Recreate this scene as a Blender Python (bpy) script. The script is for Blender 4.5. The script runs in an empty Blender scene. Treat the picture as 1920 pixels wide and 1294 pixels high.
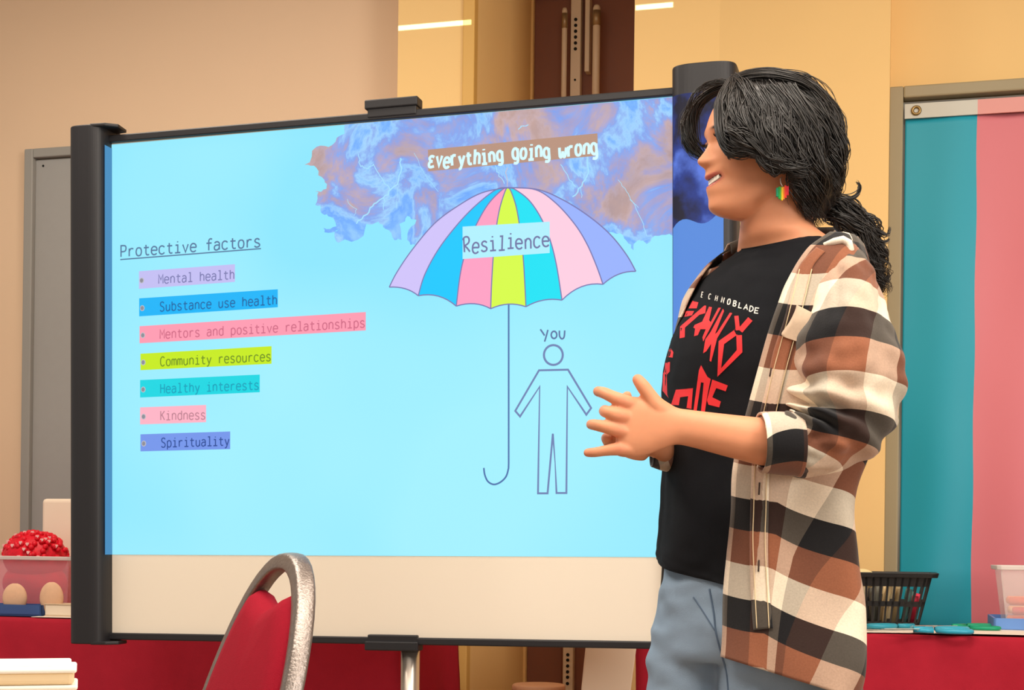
import bpy, bmesh, math, random
from math import sin, cos, pi, radians, sqrt, exp
from mathutils import Vector, Matrix, noise
from mathutils.bvhtree import BVHTree
from mathutils.geometry import tessellate_polygon
random.seed(7)
SC = bpy.context.scene
COL = SC.collection

# ------------------------------------------------------------------ camera
FPX, CX, CY = 2700.0, 960.0, 1030.0
CAMZ, ROLL = 0.95, 0.0125
CR = Vector((cos(ROLL), 0, sin(ROLL))); CU = Vector((-sin(ROLL), 0, cos(ROLL))); CF = Vector((0, 1, 0))
CAMP = Vector((0, 0, CAMZ))
cd = bpy.data.cameras.new('camera'); cam = bpy.data.objects.new('camera', cd); COL.objects.link(cam)
m = Matrix.Identity(4)
for i, ax in enumerate((CR, CU, -CF)):
    for j in range(3): m[j][i] = ax[j]
m.translation = CAMP
cam.matrix_world = m
cd.sensor_width = 36; cd.lens = FPX / 1920 * 36
cd.shift_y = (CY - 647) / 1920.0
cd.clip_start = 0.05
SC.camera = cam

def ray(px, py): return CF + CR * ((px - CX) / FPX) + CU * ((CY - py) / FPX)
def W(px, py, d): return CAMP + ray(px, py) * d

# ------------------------------------------------------------------ light
TH = radians(15)                       # the room is turned 15 degrees to the camera
def E(a, b, z): return Vector((a * cos(TH) + b * sin(TH), -a * sin(TH) + b * cos(TH), z))
world = bpy.data.worlds.new('World'); SC.world = world; world.use_nodes = True
bg = world.node_tree.nodes['Background']
bg.inputs[0].default_value = (1.0, 0.93, 0.84, 1); bg.inputs[1].default_value = 0.55
def area(name, loc, target, sx, sy, power, color=(1, .9, .78), spread=180):
    l = bpy.data.lights.new(name, 'AREA'); l.shape = 'RECTANGLE'; l.size = sx; l.size_y = sy
    l.energy = power; l.color = color; l.spread = radians(spread)
    o = bpy.data.objects.new(name, l); COL.objects.link(o); o.location = loc
    o.rotation_euler = (Vector(target) - Vector(loc)).to_track_quat('-Z', 'Y').to_euler()
    return o
area('ceiling_light', (-0.6, 1.2, 3.15), (-0.6, 1.2, 0), 2.2, 1.0, 70)
area('ceiling_light', (1.3, 0.7, 3.15), (1.3, 0.9, 0), 1.6, 1.0, 40)
area('ceiling_light', (-1.4, 3.2, 3.15), (-1.4, 3.2, 0), 1.0, .6, 44)
area('ceiling_light', (0.75, 2.3, 3.15), (0.6, 2.4, 0), .5, .5, 16)
area('right_key_light', (3.4, -1.2, 2.0), (0.4, 2.8, 1.1), 1.6, 1.6, 105, (1, .93, .85))  # soft key light from the right, its source unseen
def spot(name, loc, target, power, size, blend=.6, color=(1, .82, .55), rad=.05):
    l = bpy.data.lights.new(name, 'SPOT'); l.energy = power; l.spot_size = radians(size); l.spot_blend = blend
    l.color = color; l.shadow_soft_size = rad
    o = bpy.data.objects.new(name, l); COL.objects.link(o); o.location = loc
    o.rotation_euler = (Vector(target) - Vector(loc)).to_track_quat('-Z', 'Y').to_euler()
    return o
# stray edge of the projector beam that passes over the screen and lands on the wall behind it
def beam(loc, ty, hw, x0, x1, x2, x3, power):
    o = spot('projector_beam', loc, loc + E(0, 1, 0), power, 100, .1, (.62, .95, 1), .002); l = o.data; l.use_nodes = True; nt = l.node_tree
    em = nt.nodes['Emission']; tc = nt.nodes.new('ShaderNodeTexCoord'); sx = nt.nodes.new('ShaderNodeSeparateXYZ'); nt.links.new(tc.outputs['Normal'], sx.inputs[0])
    def mth(op, a, b):
        n = nt.nodes.new('ShaderNodeMath'); n.operation = op
        for i, v in enumerate((a, b)):
            if isinstance(v, (int, float)): n.inputs[i].default_value = v
            else: nt.links.new(v, n.inputs[i])
        return n.outputs[0]
    az = mth('ABSOLUTE', sx.outputs[2], 0); u = mth('DIVIDE', sx.outputs[0], az); v = mth('DIVIDE', sx.outputs[1], az)
    m_ = mth('LESS_THAN', mth('ABSOLUTE', mth('SUBTRACT', v, ty), 0), hw)
    win = mth('ADD', mth('MULTIPLY', mth('GREATER_THAN', u, x0), mth('LESS_THAN', u, x1)), mth('MULTIPLY', mth('GREATER_THAN', u, x2), mth('LESS_THAN', u, x3)))
    m_ = mth('MULTIPLY', m_, win)
    nt.links.new(m_, em.inputs['Strength'])
vs = SC.view_settings
SC.display_settings.display_device = 'sRGB'
vs.view_transform = 'Standard'; vs.look = 'None'; vs.exposure = 0.0; vs.gamma = 1; vs.use_curve_mapping = False

# ------------------------------------------------------------------ materials
def lin(c):
    out = []
    for v in c[:3]:
        v = v / 255.0
        out.append(v / 12.92 if v <= 0.04045 else ((v + 0.055) / 1.055) ** 2.4)
    return (out[0], out[1], out[2], 1)
def mat(name, rgb, rough=.6, metal=0, spec=.4, nscale=0, namp=.1, bump=0, bscale=200, coat=0, alpha=1, trans=0, sss=0, sheen=0):
    m = bpy.data.materials.new(name); m.use_nodes = True
    nt = m.node_tree; b = nt.nodes['Principled BSDF']
    b.inputs['Base Color'].default_value = lin(rgb); b.inputs['Roughness'].default_value = rough
    b.inputs['Metallic'].default_value = metal; b.inputs['Specular IOR Level'].default_value = spec
    b.inputs['Coat Weight'].default_value = coat; b.inputs['Alpha'].default_value = alpha
    b.inputs['Transmission Weight'].default_value = trans; b.inputs['Sheen Weight'].default_value = sheen
    if sss:
        b.inputs['Subsurface Weight'].default_value = sss; b.inputs['Subsurface Radius'].default_value = (.01, .004, .002)
        b.inputs['Subsurface Scale'].default_value = 1
    tc = nt.nodes.new('ShaderNodeTexCoord')
    if nscale:
        n = nt.nodes.new('ShaderNodeTexNoise'); n.inputs['Scale'].default_value = nscale; n.inputs['Detail'].default_value = 6
        mr = nt.nodes.new('ShaderNodeMapRange'); mr.inputs[3].default_value = 1 - namp; mr.inputs[4].default_value = 1 + namp
        mx = nt.nodes.new('ShaderNodeVectorMath'); mx.operation = 'SCALE'; mx.inputs[0].default_value = lin(rgb)[:3]
        nt.links.new(tc.outputs['Object'], n.inputs['Vector']); nt.links.new(n.outputs['Fac'], mr.inputs[0])
        nt.links.new(mr.outputs[0], mx.inputs['Scale']); nt.links.new(mx.outputs[0], b.inputs['Base Color'])
    if bump:
        n2 = nt.nodes.new('ShaderNodeTexNoise'); n2.inputs['Scale'].default_value = bscale; n2.inputs['Detail'].default_value = 4
        bp = nt.nodes.new('ShaderNodeBump'); bp.inputs['Strength'].default_value = bump; bp.inputs['Distance'].default_value = .002
        nt.links.new(tc.outputs['Object'], n2.inputs['Vector']); nt.links.new(n2.outputs['Fac'], bp.inputs['Height'])
        nt.links.new(bp.outputs[0], b.inputs['Normal'])
    return m
_em = {}
def emis(rgb, s=1.0):
    k = (rgb, s)
    if k in _em: return _em[k]
    m = bpy.data.materials.new('projected_colour'); m.use_nodes = True
    b = m.node_tree.nodes['Principled BSDF']
    b.inputs['Base Color'].default_value = (0.02, 0.02, 0.02, 1); b.inputs['Roughness'].default_value = 1
    b.inputs['Specular IOR Level'].default_value = 0
    b.inputs['Emission Color'].default_value = lin(rgb); b.inputs['Emission Strength'].default_value = s
    _em[k] = m
    return m

# ------------------------------------------------------------------ object helpers
def link(name, me, m=None, parent=None, smooth=False):
    o = bpy.data.objects.new(name, me); COL.objects.link(o)
    if m is not None:
        for x in (m if isinstance(m, (list, tuple)) else [m]): me.materials.append(x)
    if smooth: me.shade_smooth()
    if parent is not None:
        o.parent = parent; o.matrix_parent_inverse = parent.matrix_basis.inverted()
    return o
def tag(o, label, cat, group=None, kind=None):
    o['label'] = label; o['category'] = cat
    if group: o['group'] = group
    if kind: o['kind'] = kind
    return o
def thing(name, loc, label, cat, group=None):
    o = bpy.data.objects.new(name, None); COL.objects.link(o); o.location = loc; o.empty_display_size = .05
    return tag(o, label, cat, group)
def struct(o): o['kind'] = 'structure'; return o

class MB:
    def __init__(s): s.v = []; s.f = []; s.uv = []; s.mi = []
    def add(s, vs, fs, uvs=None, mi=0):
        k = len(s.v); s.v += [Vector(p) for p in vs]
        for i, f in enumerate(fs):
            s.f.append([a + k for a in f]); s.mi.append(mi)
            s.uv.append(uvs[i] if uvs else None)
        return s
    def box(s, fn, a0, a1, b0, b1, c0, c1, mi=0):
        P = [fn(a, b, c) for c in (c0, c1) for b in (b0, b1) for a in (a0, a1)]
        return s.add(P, [(0, 2, 3, 1), (4, 5, 7, 6), (0, 1, 5, 4), (2, 6, 7, 3), (0, 4, 6, 2), (1, 3, 7, 5)], mi=mi)
    def tube(s, pts, rad, n=8, cap=True, mi=0, flat=1.0):
        pts = [Vector(p) for p in pts]
        if not isinstance(rad, (list, tuple)): rad = [rad] * len(pts)
        rings = []; up = None
        for i, p in enumerate(pts):
            t = (pts[min(i + 1, len(pts) - 1)] - pts[max(i - 1, 0)]).normalized()
            if up is None:
                up = Vector((0, 0, 1)) if abs(t.z) < .9 else Vector((1, 0, 0))
            x = t.cross(up)
            if x.length < 1e-6: x = t.orthogonal()
            x.normalize(); y = x.cross(t).normalized(); up = y
            rings.append([p + (x * cos(2 * pi * j / n) + y * sin(2 * pi * j / n) * flat) * rad[i] for j in range(n)])
        return s.rings(rings, cap, mi)
    def rings(s, rings, cap=True, mi=0, closed=True):
        n = len(rings[0]); v = [p for r in rings for p in r]; f = []
        for i in range(len(rings) - 1):
            for j in range(n if closed else n - 1):
                k = (j + 1) % n
                f.append((i * n + j, i * n + k, (i + 1) * n + k, (i + 1) * n + j))
        if cap:
            f.append(tuple(range(n))[::-1]); f.append(tuple((len(rings) - 1) * n + j for j in range(n)))
        return s.add(v, f, mi=mi)
    def prism(s, pts2, fn, h0, h1, mi=0):
        n = len(pts2)
        v = [fn(x, y, h0) for x, y in pts2] + [fn(x, y, h1) for x, y in pts2]
        tri = tessellate_polygon([[Vector((x, y, 0)) for x, y in pts2]])
        f = [tuple(t) for t in tri] + [tuple(i + n for i in t[::-1]) for t in tri]
        f += [(i, (i + 1) % n, (i + 1) % n + n, i + n) for i in range(n)]
        return s.add(v, f, mi=mi)
    def sphere(s, c, rx, ry, rz, n=16, mi=0, ax=None):
        rings = []
        for i in range(1, n):
            a = pi * i / n
            rr = []
            for j in range(n * 2):
                b = pi * j / n
                p = Vector((rx * sin(a) * cos(b), ry * sin(a) * sin(b), rz * cos(a)))
                rr.append(Vector(c) + (ax @ p if ax else p))
            rings.append(rr)
        return s.rings(rings, True, mi)
    def mesh(s, name, fixn=True):
        me = bpy.data.meshes.new(name); me.from_pydata([tuple(p) for p in s.v], [], s.f)
        if any(u is not None for u in s.uv):
            ul = me.uv_layers.new(name='UVMap'); li = 0
            for f, u in zip(s.f, s.uv):
                for k in range(len(f)):
                    ul.data[li].uv = u[k] if u else (0, 0); li += 1
        for p, i in zip(me.polygons, s.mi): p.material_index = i
        if fixn:
            bm = bmesh.new(); bm.from_mesh(me); bmesh.ops.recalc_face_normals(bm, faces=bm.faces); bm.to_mesh(me); bm.free()
        return me
    def build(s, name, m=None, parent=None, smooth=False, fixn=True):
        return link(name, s.mesh(name, fixn), m, parent, smooth)
def bevel(o, w, seg=2):
    md = o.modifiers.new('bevel', 'BEVEL'); md.width = w; md.segments = seg; md.limit_method = 'ANGLE'; return o
def cat(keys, n):
    """Catmull-Rom through tuples of numbers, n samples per span."""
    out = []
    L = len(keys)
    for i in range(L - 1):
        p0, p1, p2, p3 = keys[max(i - 1, 0)], keys[i], keys[i + 1], keys[min(i + 2, L - 1)]
        for k in range(n):
            t = k / n
            out.append(tuple(.5 * (2 * b + (c - a) * t + (2 * a - 5 * b + 4 * c - d) * t * t + (3 * b - a - 3 * c + d) * t ** 3)
                             for a, b, c, d in zip(p0, p1, p2, p3)))
    out.append(tuple(keys[-1]))
    return out
def interp(tbl, x):
    if x <= tbl[0][0]: return tbl[0][1]
    for (x0, y0), (x1, y1) in zip(tbl, tbl[1:]):
        if x <= x1: return y0 + (y1 - y0) * (x - x0) / (x1 - x0)
    return tbl[-1][1]
def sm(tbl, x):          # smooth interpolation
    if x <= tbl[0][0]: return tbl[0][1]
    if x >= tbl[-1][0]: return tbl[-1][1]
    for i in range(len(tbl) - 1):
        if x <= tbl[i + 1][0]:
            x0, y0 = tbl[i]; x1, y1 = tbl[i + 1]; h = x1 - x0; t = (x - x0) / h
            def sl(k):
                if k == 0 or k == len(tbl) - 1: return 0 if False else (tbl[min(k + 1, len(tbl) - 1)][1] - tbl[max(k - 1, 0)][1]) / (tbl[min(k + 1, len(tbl) - 1)][0] - tbl[max(k - 1, 0)][0])
                return (tbl[k + 1][1] - tbl[k - 1][1]) / (tbl[k + 1][0] - tbl[k - 1][0])
            m0, m1 = sl(i) * h, sl(i + 1) * h
            return (2 * t ** 3 - 3 * t * t + 1) * y0 + (t ** 3 - 2 * t * t + t) * m0 + (-2 * t ** 3 + 3 * t * t) * y1 + (t ** 3 - t * t) * m1
def QP(px, py, b):
    r = ray(px, py); d = b / (r.x * sin(TH) + r.y * cos(TH)); p = CAMP + r * d
    return (p.x * cos(TH) - p.y * sin(TH), p.z)         # (a, z) on the plane at room depth b
def ident(a, b, c): return Vector((a, b, c))

# ================================================================== ROOM
M_beige = mat('beige_wall_paint', (226, 196, 164), .75, nscale=3, namp=.03, bump=.08, bscale=160)
M_yellow = mat('yellow_wall_paint', (238, 200, 134), .7, nscale=3, namp=.03, bump=.08, bscale=160)
M_grey = mat('grey_door_paint', (150, 148, 142), .5, nscale=4, namp=.03)
M_frame = mat('warm_grey_frame_paint', (160, 148, 118), .5, nscale=4, namp=.03)
M_brown = mat('brown_door', (134, 86, 68), .55, nscale=6, namp=.08)
M_floor = mat('floor_tile', (150, 130, 110), .5, nscale=5, namp=.1)
M_ceil = mat('ceiling_tile', (225, 215, 200), .8, nscale=40, namp=.05)
M_silver = mat('satin_metal', (205, 198, 188), .35, metal=.75, spec=.5)
M_bar = mat('cream_painted_metal', (226, 210, 188), .35, spec=.5)
M_black = mat('black_metal', (34, 33, 36), .45, spec=.4)
M_dark = mat('dark_hole', (8, 8, 8), .8)
ZC = 3.2
struct(MB().box(E, -6, 4, -2.5, 6.2, -.1, 0).build('floor', M_floor))
struct(MB().box(E, -6, 4, -2.5, 6.2, ZC, ZC + .1).build('ceiling', M_ceil))
bA, bB, bC, bD, bdoor = 4.6, 4.45, 4.35, 4.5, 5.2
aA = QP(746, 100, bB)[0]; aB1 = QP(889, 100, bB)[0]; aB2 = QP(1189, 100, bB)[0]
aC = QP(1325, 100, bB)[0]; aD = QP(1669, 100, 4.32)[0]
struct(MB().box(E, -6, aA, bA, bA + .3, 0, ZC).build('wall_left', M_beige))
struct(MB().box(E, aA, aB1, bB, bdoor, 0, ZC).build('wall_pillar', M_yellow))
struct(MB().box(E, aB2, aC + .05, bB, bdoor, 0, ZC).build('wall_niche', M_yellow))
struct(MB().prism([(aC, bB + .01), (aC, bD), (aD, bD), (aD, 4.32)], E, 0, ZC).build('wall_middle', M_yellow))
struct(MB().box(E, aD, 4, bD, bD + .3, 0, ZC).build('wall_right', M_yellow))
struct(MB().box(E, aB1 - .1, aB2 + .5, bdoor + .05, bdoor + .3, 0, ZC).build('wall_back', M_yellow))
a0 = QP(869, 100, bB)[0]
bevel(struct(MB().box(E, a0, aB1 + .004, bB - .012, bB + .03, 0, ZC).build('trim_1', mat('ochre_trim', (214, 170, 92), .6))), .004)
sa_, sb_, sz_ = -.9, 1.0, 1.3
zl_ = QP(748, 53, bB)[1]
beam(E(sa_, sb_, sz_), (zl_ - sz_) / (bB - sb_), .0023, (aA - sa_) / (bB - sb_), (aB1 - .009 - sa_) / (bB - sb_), (aB2 + .003 - sa_) / (bB - sb_), (QP(1262, 2, bB)[0] - sa_) / (bB - sb_), 2000)
# brown double door in the niche
ad0 = QP(1002, 100, bdoor)[0]; ad1 = aB2 + .25; adm = QP(1090, 100, bdoor)[0]
struct(MB().box(E, aB1 - .01, ad0, bdoor - .02, bdoor + .04, 0, ZC).build('trim_2', M_yellow))
dr = thing('door_1', E(adm, bdoor, 0), 'brown double door in the niche behind the top of the screen', 'door'); dr['kind'] = 'structure'
bevel(MB().box(E, ad0, adm - .002, bdoor, bdoor + .045, .01, 3.0).build('door_leaf', M_brown, dr), .003)
bevel(MB().box(E, adm + .002, ad1, bdoor, bdoor + .045, .01, 3.0).build('door_leaf', M_brown, dr), .003)
struct(MB().box(E, ad0, ad1, bdoor - .02, bdoor + .05, 3.0, ZC).build('trim_3', M_brown))
def doorbar(x0, x1, ytop, ybot, off, name, round_=False):
    b = bdoor - off
    p0 = QP(x0, (ytop + ybot) / 2, b); p1 = QP(x1, (ytop + ybot) / 2, b)
    zt = QP(x0, ytop, b)[1]; zb = QP(x0, ybot, b)[1]
    mb = MB()
    if round_:
        c = (p0[0] + p1[0]) / 2; r = (p1[0] - p0[0]) / 2
        mb.tube([E(c, b, zt), E(c, b, zt - .01), E(c, b, zb)], [r * .7, r, r], 14)
        o = mb.build(name, M_bar, dr, True)
        mb2 = MB().tube([E(c, b, zt - .02), E(c, b, zt - .075)], r * 1.12, 14); mb2.build('rod_collar', mat('dull_brass', (170, 150, 120), .4, .7), o, True)
    else:
        mb.box(E, p0[0], p1[0], b - .012, b + off, zb, zt)
        o = bevel(mb.build(name, M_bar, dr), .003)
    return o, p0, p1
doorbar(1052, 1062, 16, 330, .05, 'bolt_rod', True)
s1, p0, p1 = doorbar(1064, 1083, -60, 1330, .022, 'latch_strip')
hb = MB(); ac = (p0[0] + p1[0]) / 2
for yy in (38, 49, 60, 71, 82, 93, 151, 1228, 1238, 1249, 1260, 1270, 1282):
    z = QP(1073, yy, bdoor - .03)[1]
    hb.tube([E(ac, bdoor - .0365, z), E(ac, bdoor - .0335, z)], .0062 if yy != 151 else .004, 10)
hb.build('screw_hole', M_dark, s1)
doorbar(1098, 1107, -60, 136, .03, 'pull_strip')
doorbar(1110, 1124, 11, 330, .055, 'bolt_rod', True)

# grey door on the left wall
dl = thing('door_2', E(QP(300, 600, bA)[0], bA, 0), 'grey metal door with grey frame on the beige wall, left behind the screen', 'door'); dl['kind'] = 'structure'
f0 = QP(52, 600, bA)[0]; f1 = QP(68, 600, bA)[0]; ft = QP(90, 282, bA)[1]; fb = QP(90, 299, bA)[1]
fm = MB().box(E, f0, f1, bA - .035, bA, 0, ft).box(E, f1, f0 + 1.02, bA - .035, bA, fb, ft).box(E, f0 + 1.02 - (f1 - f0), f0 + 1.02, bA - .035, bA, 0, fb)
bevel(fm.build('door_frame', M_grey, dl), .004)
lf = bevel(MB().box(E, f1, f0 + 1.02 - (f1 - f0), bA - .015, bA, .01, fb - .004).build('door_leaf', mat('grey_door_leaf', (158, 157, 154), .5, nscale=30, namp=.03), dl), .002)
q = QP(81, 311, bA - .016); MB().tube([E(q[0], bA - .014, q[1]), E(q[0], bA - .017, q[1])], .004, 10).build('screw_hole', M_dark, lf)

# right door with frame, the flag hangs in it
dr2 = thing('door_3', E(QP(1800, 600, bD)[0], bD, 0), 'door with warm grey frame in the right wall, covered by the flag', 'door'); dr2['kind'] = 'structure'
j0 = QP(1663, 500, bD)[0]; j1 = QP(1690, 500, bD)[0]; jt = QP(1670, 172, bD)[1]; jb = QP(1690, 193, bD)[1]
fm = MB().box(E, j0, j1, bD - .05, bD, 0, jt).box(E, j1, j0 + 1.1, bD - .05, bD, jb, jt).box(E, j0 + 1.05, j0 + 1.1, bD - .05, bD, 0, jb)
bevel(fm.build('door_frame', M_frame, dr2), .005)
MB().box(E, j1, j0 + 1.05, bD - .012, bD, .01, jb - .003).build('door_leaf', mat('door_leaf_paint', (165, 160, 150), .5), dr2)

# flag
def flagmat():
    m = bpy.data.materials.new('flag_cloth'); m.use_nodes = True; nt = m.node_tree; b = nt.nodes['Principled BSDF']
    uv = nt.nodes.new('ShaderNodeUVMap'); sx = nt.nodes.new('ShaderNodeSeparateXYZ'); cr = nt.nodes.new('ShaderNodeValToRGB')
    cr.color_ramp.interpolation = 'CONSTANT'
    cr.color_ramp.elements[0].color = lin((0, 156, 180)); cr.color_ramp.elements[1].position = .5
    cr.color_ramp.elements[1].color = lin((212, 116, 126))
    nt.links.new(uv.outputs[0], sx.inputs[0]); nt.links.new(sx.outputs[0], cr.inputs[0]); nt.links.new(cr.outputs[0], b.inputs['Base Color'])
    b.inputs['Roughness'].default_value = .5; b.inputs['Sheen Weight'].default_value = .3
    return m
fl = thing('flag', E(QP(1800, 600, bD)[0], bD - .03, 1.4), 'large teal and pink striped flag hanging in the right doorway', 'flag')
A0 = QP(1694, 500, bD - .03)[0]; AM = QP(1829, 500, bD - .03)[0]; ZT = QP(1692, 222, bD - .03)[1]; ZTT = QP(1692, 198, bD - .03)[1]; ZB = .45
def flagpt(u, v, off=0):
    a = A0 + u * 2 * (AM - A0); z = ZT + (ZB - ZT) * v
    b = bD - .03 + .010 * sin(a * 26 + 3 * v) * (.3 + v) + .012 * noise.noise(Vector((a * 5, z * 2.2, 1))) + off
    return E(a, min(b, bD - .016), z)
nu, nv = 90, 80; mb = MB(); vs_ = [flagpt(i / nu * 1.25, j / nv) for j in range(nv + 1) for i in range(nu + 1)]
fs, us = [], []
for j in range(nv):
    for i in range(nu):
        k = j * (nu + 1) + i; fs.append((k, k + 1, k + nu + 2, k + nu + 1))
        g = lambda i, j: (i / nu * 1.25 + .004 * sin(j * .35), j / nv)
        us.append((g(i, j), g(i + 1, j), g(i + 1, j + 1), g(i, j + 1)))
mb.add(vs_, fs, us); fo = mb.build('flag_cloth', flagmat(), fl, True)
md = fo.modifiers.new('s', 'SOLIDIFY'); md.thickness = .0015; md.offset = 1
MB().box(E, A0 - .002, AM, bD - .042, bD - .036, ZT - .005, ZTT).build('heading_band', mat('white_heading', (205, 205, 195), .7), fl)
MB().box(E, AM, A0 + 2.5 * (AM - A0), bD - .042, bD - .036, ZT - .005, ZTT).build('heading_band', mat('pink_heading', (225, 160, 155), .7), fl)
q = QP(1718, 207, bD - .045); g = MB()
for k in range(24):
    pass
g.tube([E(q[0] + .011 * cos(t * pi / 12), bD - .044, q[1] + .011 * sin(t * pi / 12)) for t in range(25)], .0045, 8, False)
g.build('grommet', mat('brass', (150, 125, 80), .35, .9), fl, True)

# ================================================================== TABLES
M_cloth = mat('maroon_tablecloth', (172, 34, 52), .9, spec=.15, nscale=25, namp=.1, bump=.25, bscale=500)
TZL, TZR = .728, .748
def cloth_table(a0, a1, b0, b1, label, seed, TZ):
    t = thing('folding_table', E((a0 + a1) / 2, (b0 + b1) / 2, 0), label, 'table')
    MB().box(E, a0, a1, b0, b1, TZ - .04, TZ - .006).build('tabletop', mat('table_board', (190, 180, 165), .6), t)
    for sa in (a0 + .1, a1 - .1):
        for sb in (b0 + .08, b1 - .08):
            MB().tube([E(sa, sb, 0), E(sa, sb, TZ - .04)], .014, 10).build('leg', M_silver, t, True)
    # cloth: top plus hanging skirt with folds
    per = []
    n = 60
    def edge(p, q_, k): return [(p[0] + (q_[0] - p[0]) * i / k, p[1] + (q_[1] - p[1]) * i / k) for i in range(k)]
    c = [(a0, b0), (a1, b0), (a1, b1), (a0, b1)]
    na = max(20, int((a1 - a0) / .018))
    per = edge(c[0], c[1], na) + edge(c[1], c[2], 40) + edge(c[2], c[3], na) + edge(c[3], c[0], 40)
    ca, cb = (a0 + a1) / 2, (b0 + b1) / 2
    rings = []
    for (z, off, w) in [(TZ, -.02, 0), (TZ + .0005, -.006, 0), (TZ - .002, .001, 0), (TZ - .012, .006, .05), (TZ - .05, .008, .3), (TZ - .11, .01, .6), (TZ - .18, .014, .85), (TZ - .3, .018, 1), (TZ - .45, .024, 1.2), (TZ - .6, .03, 1.35)]:
        rr = []
        for i, (a, b) in enumerate(per):
            na_, nb_ = 0, 0
            if abs(b - b0) < 1e-6: nb_ = -1
            if abs(b - b1) < 1e-6: nb_ = 1
            if abs(a - a0) < 1e-6: na_ = -1
            if abs(a - a1) < 1e-6: na_ = 1
            s = a * 1.0 + b * .7
            fold = w * (.030 * noise.noise(Vector((s * 4.5, seed, z * 1.2))) + .016 * noise.noise(Vector((s * 13 + z * 2, seed + 3, z * 2))))
            if nb_ > 0: fold *= .2
            rr.append(E(a + na_ * (off + fold), b + nb_ * (off + fold), z + (.012 * noise.noise(Vector((s * 4, seed, 9))) if w > .1 else 0)))
        rings.append(rr)
    mb = MB().rings(rings, False); nrr = len(per); mb.f.append(list(range(nrr))); mb.uv.append(None); mb.mi.append(0)
    o = mb.build('tablecloth', M_cloth, None, True)
    return t, o
bt0, bt1 = 3.74, 4.28
aL1 = QP(743, 1250, bt0)[0]; aR0 = QP(1196, 1250, bt0)[0]
t, c = cloth_table(-3.5, aL1, bt0, bt1, 'long folding table along the left wall, hidden under its red cloth', 1.3, TZL)
tag(c, 'dark red cloth over the left table, below the pompom bin and screen', 'tablecloth')
t, c = cloth_table(aR0, aR0 + 1.9, bt0, bt1, 'folding table by the right wall, hidden under its bright red cloth', 5.1, TZR)
tag(c, 'red cloth over the right table, below the black basket', 'tablecloth')

exec_parts = []
# ================================================================== SCREEN ON STAND
TLp, TRp = W(205, 268, 3.6), W(1258, 180, 3.231)
BX = (TRp - TLp).normalized(); BZ = CU.copy(); BN = BX.cross(BZ).normalized(); BZ = BN.cross(BX) * -1
if BZ.z < 0: BZ = -BZ
BO = W(205, 1187, 3.6)
def BF(x, z, h): return BO + BX * x + BZ * z + BN * h
def BFh(x, h, z): return BF(x, z, h)
def bp(px, py, h=0):
    r = ray(px, py); d = (BO + BN * h - CAMP).dot(BN) / r.dot(BN); p = CAMP + r * d - BO
    return (p.dot(BX), p.dot(BZ))
bd = thing('projection_screen', E(-0.45, 3.21, 0), 'large black framed projection screen on a stand showing a slide about resilience', 'projection screen')
BW, BH = bp(1300, 400)[0], bp(700, 226)[1]
M_screen = mat('white_screen', (236, 224, 206), .55, nscale=6, namp=.015)
BHt = bp(205, 268)[1]
MB().box(BFh, -.01, BW, -.02, 0, 0, BHt).build('screen_panel', M_screen, bd)
bevel(MB().box(BFh, -.02, BW, -.03, .012, BHt - .002, BHt + .016).build('top_rail', M_black, bd), .003)
bevel(MB().box(BFh, -.02, BW + .05, -.03, .012, -.016, .001).build('bottom_rail', M_black, bd), .003)
def post(x0, x1, z0, z1, name, depth=.05):
    w = x1 - x0; prof = []
    for k in range(25):
        a = pi - pi * k / 24
        prof.append((x0 + w / 2 + w / 2 * abs(cos(a)) ** .6 * (1 if cos(a) > 0 else -1), .004 + depth * abs(sin(a)) ** .6))
    prof += [(x1, -.045), (x0, -.045)]
    mb = MB().rings([[BF(x, z, h) for x, h in prof] for z in (z0, z1)])
    o = mb.build(name, M_black, bd); bevel(o, .003)
    for p in o.data.polygons: p.use_smooth = False
    return o
h_ = .03
lx0, lx1 = bp(133, 700, h_)[0], bp(198, 700, h_)[0]
pl = post(lx0, lx1, bp(170, 1207, h_)[1], bp(170, 238, h_)[1], 'end_post')
zt = bp(170, 240, h_)[1]; zb = bp(170, 1205, h_)[1]
for z, s in ((zt, 1), (zb, -1)):
    pts = [(lx1 - .03, -.03), (lx1 + .03, -.02), (lx1 + .036, .03), (lx1 + .01, .05), (lx1 - .03, .053)]
    bevel(MB().prism(pts, lambda x, h, k: BF(x, z + k, h), -.004, .004).build('end_flange', M_black, pl), .002)
rx0, rx1 = bp(1259, 300, h_)[0], bp(1381, 300, h_)[0]
pr = post(rx0, rx1, bp(1300, 1222, h_)[1], bp(1300, 124, h_)[1], 'end_post', .05)
def clip(x0, x1, y0, y1, yl, up):
    a, c = bp(x0, (y0 + y1) / 2), bp(x1, (y0 + y1) / 2)
    zA = bp((x0 + x1) / 2, y0)[1]; zB = bp((x0 + x1) / 2, y1)[1]
    o = bevel(MB().box(BFh, a[0] + .006, c[0] - .004, -.02, .014, min(zA, zB), max(zA, zB)).build('stand_bracket', M_black, bd), .003)
    zz = max(zA, zB) if up else min(zA, zB)
    bevel(MB().box(BFh, a[0], c[0], -.022, .018, zz - .011, zz + .011).build('bracket_lip', M_black, o), .003)
clip(688, 787, 196, 221, 0, True)
clip(688, 788, 1190, 1211, 0, False)
M_chrome = mat('brushed_steel_pole', (200, 190, 180), .3, metal=.85)
pxc = bp(770, 1250, -.02)[0]
def floorpt(x, h): p = BF(x, 0, h); return Vector((p.x, p.y, 0))
pt = BF(pxc, -.012, -.02)
MB().tube([pt, Vector((pt.x, pt.y, .07))], .0225, 20).build('stand_pole', M_chrome, bd, True)
base = floorpt(pxc, -.02)
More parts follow.
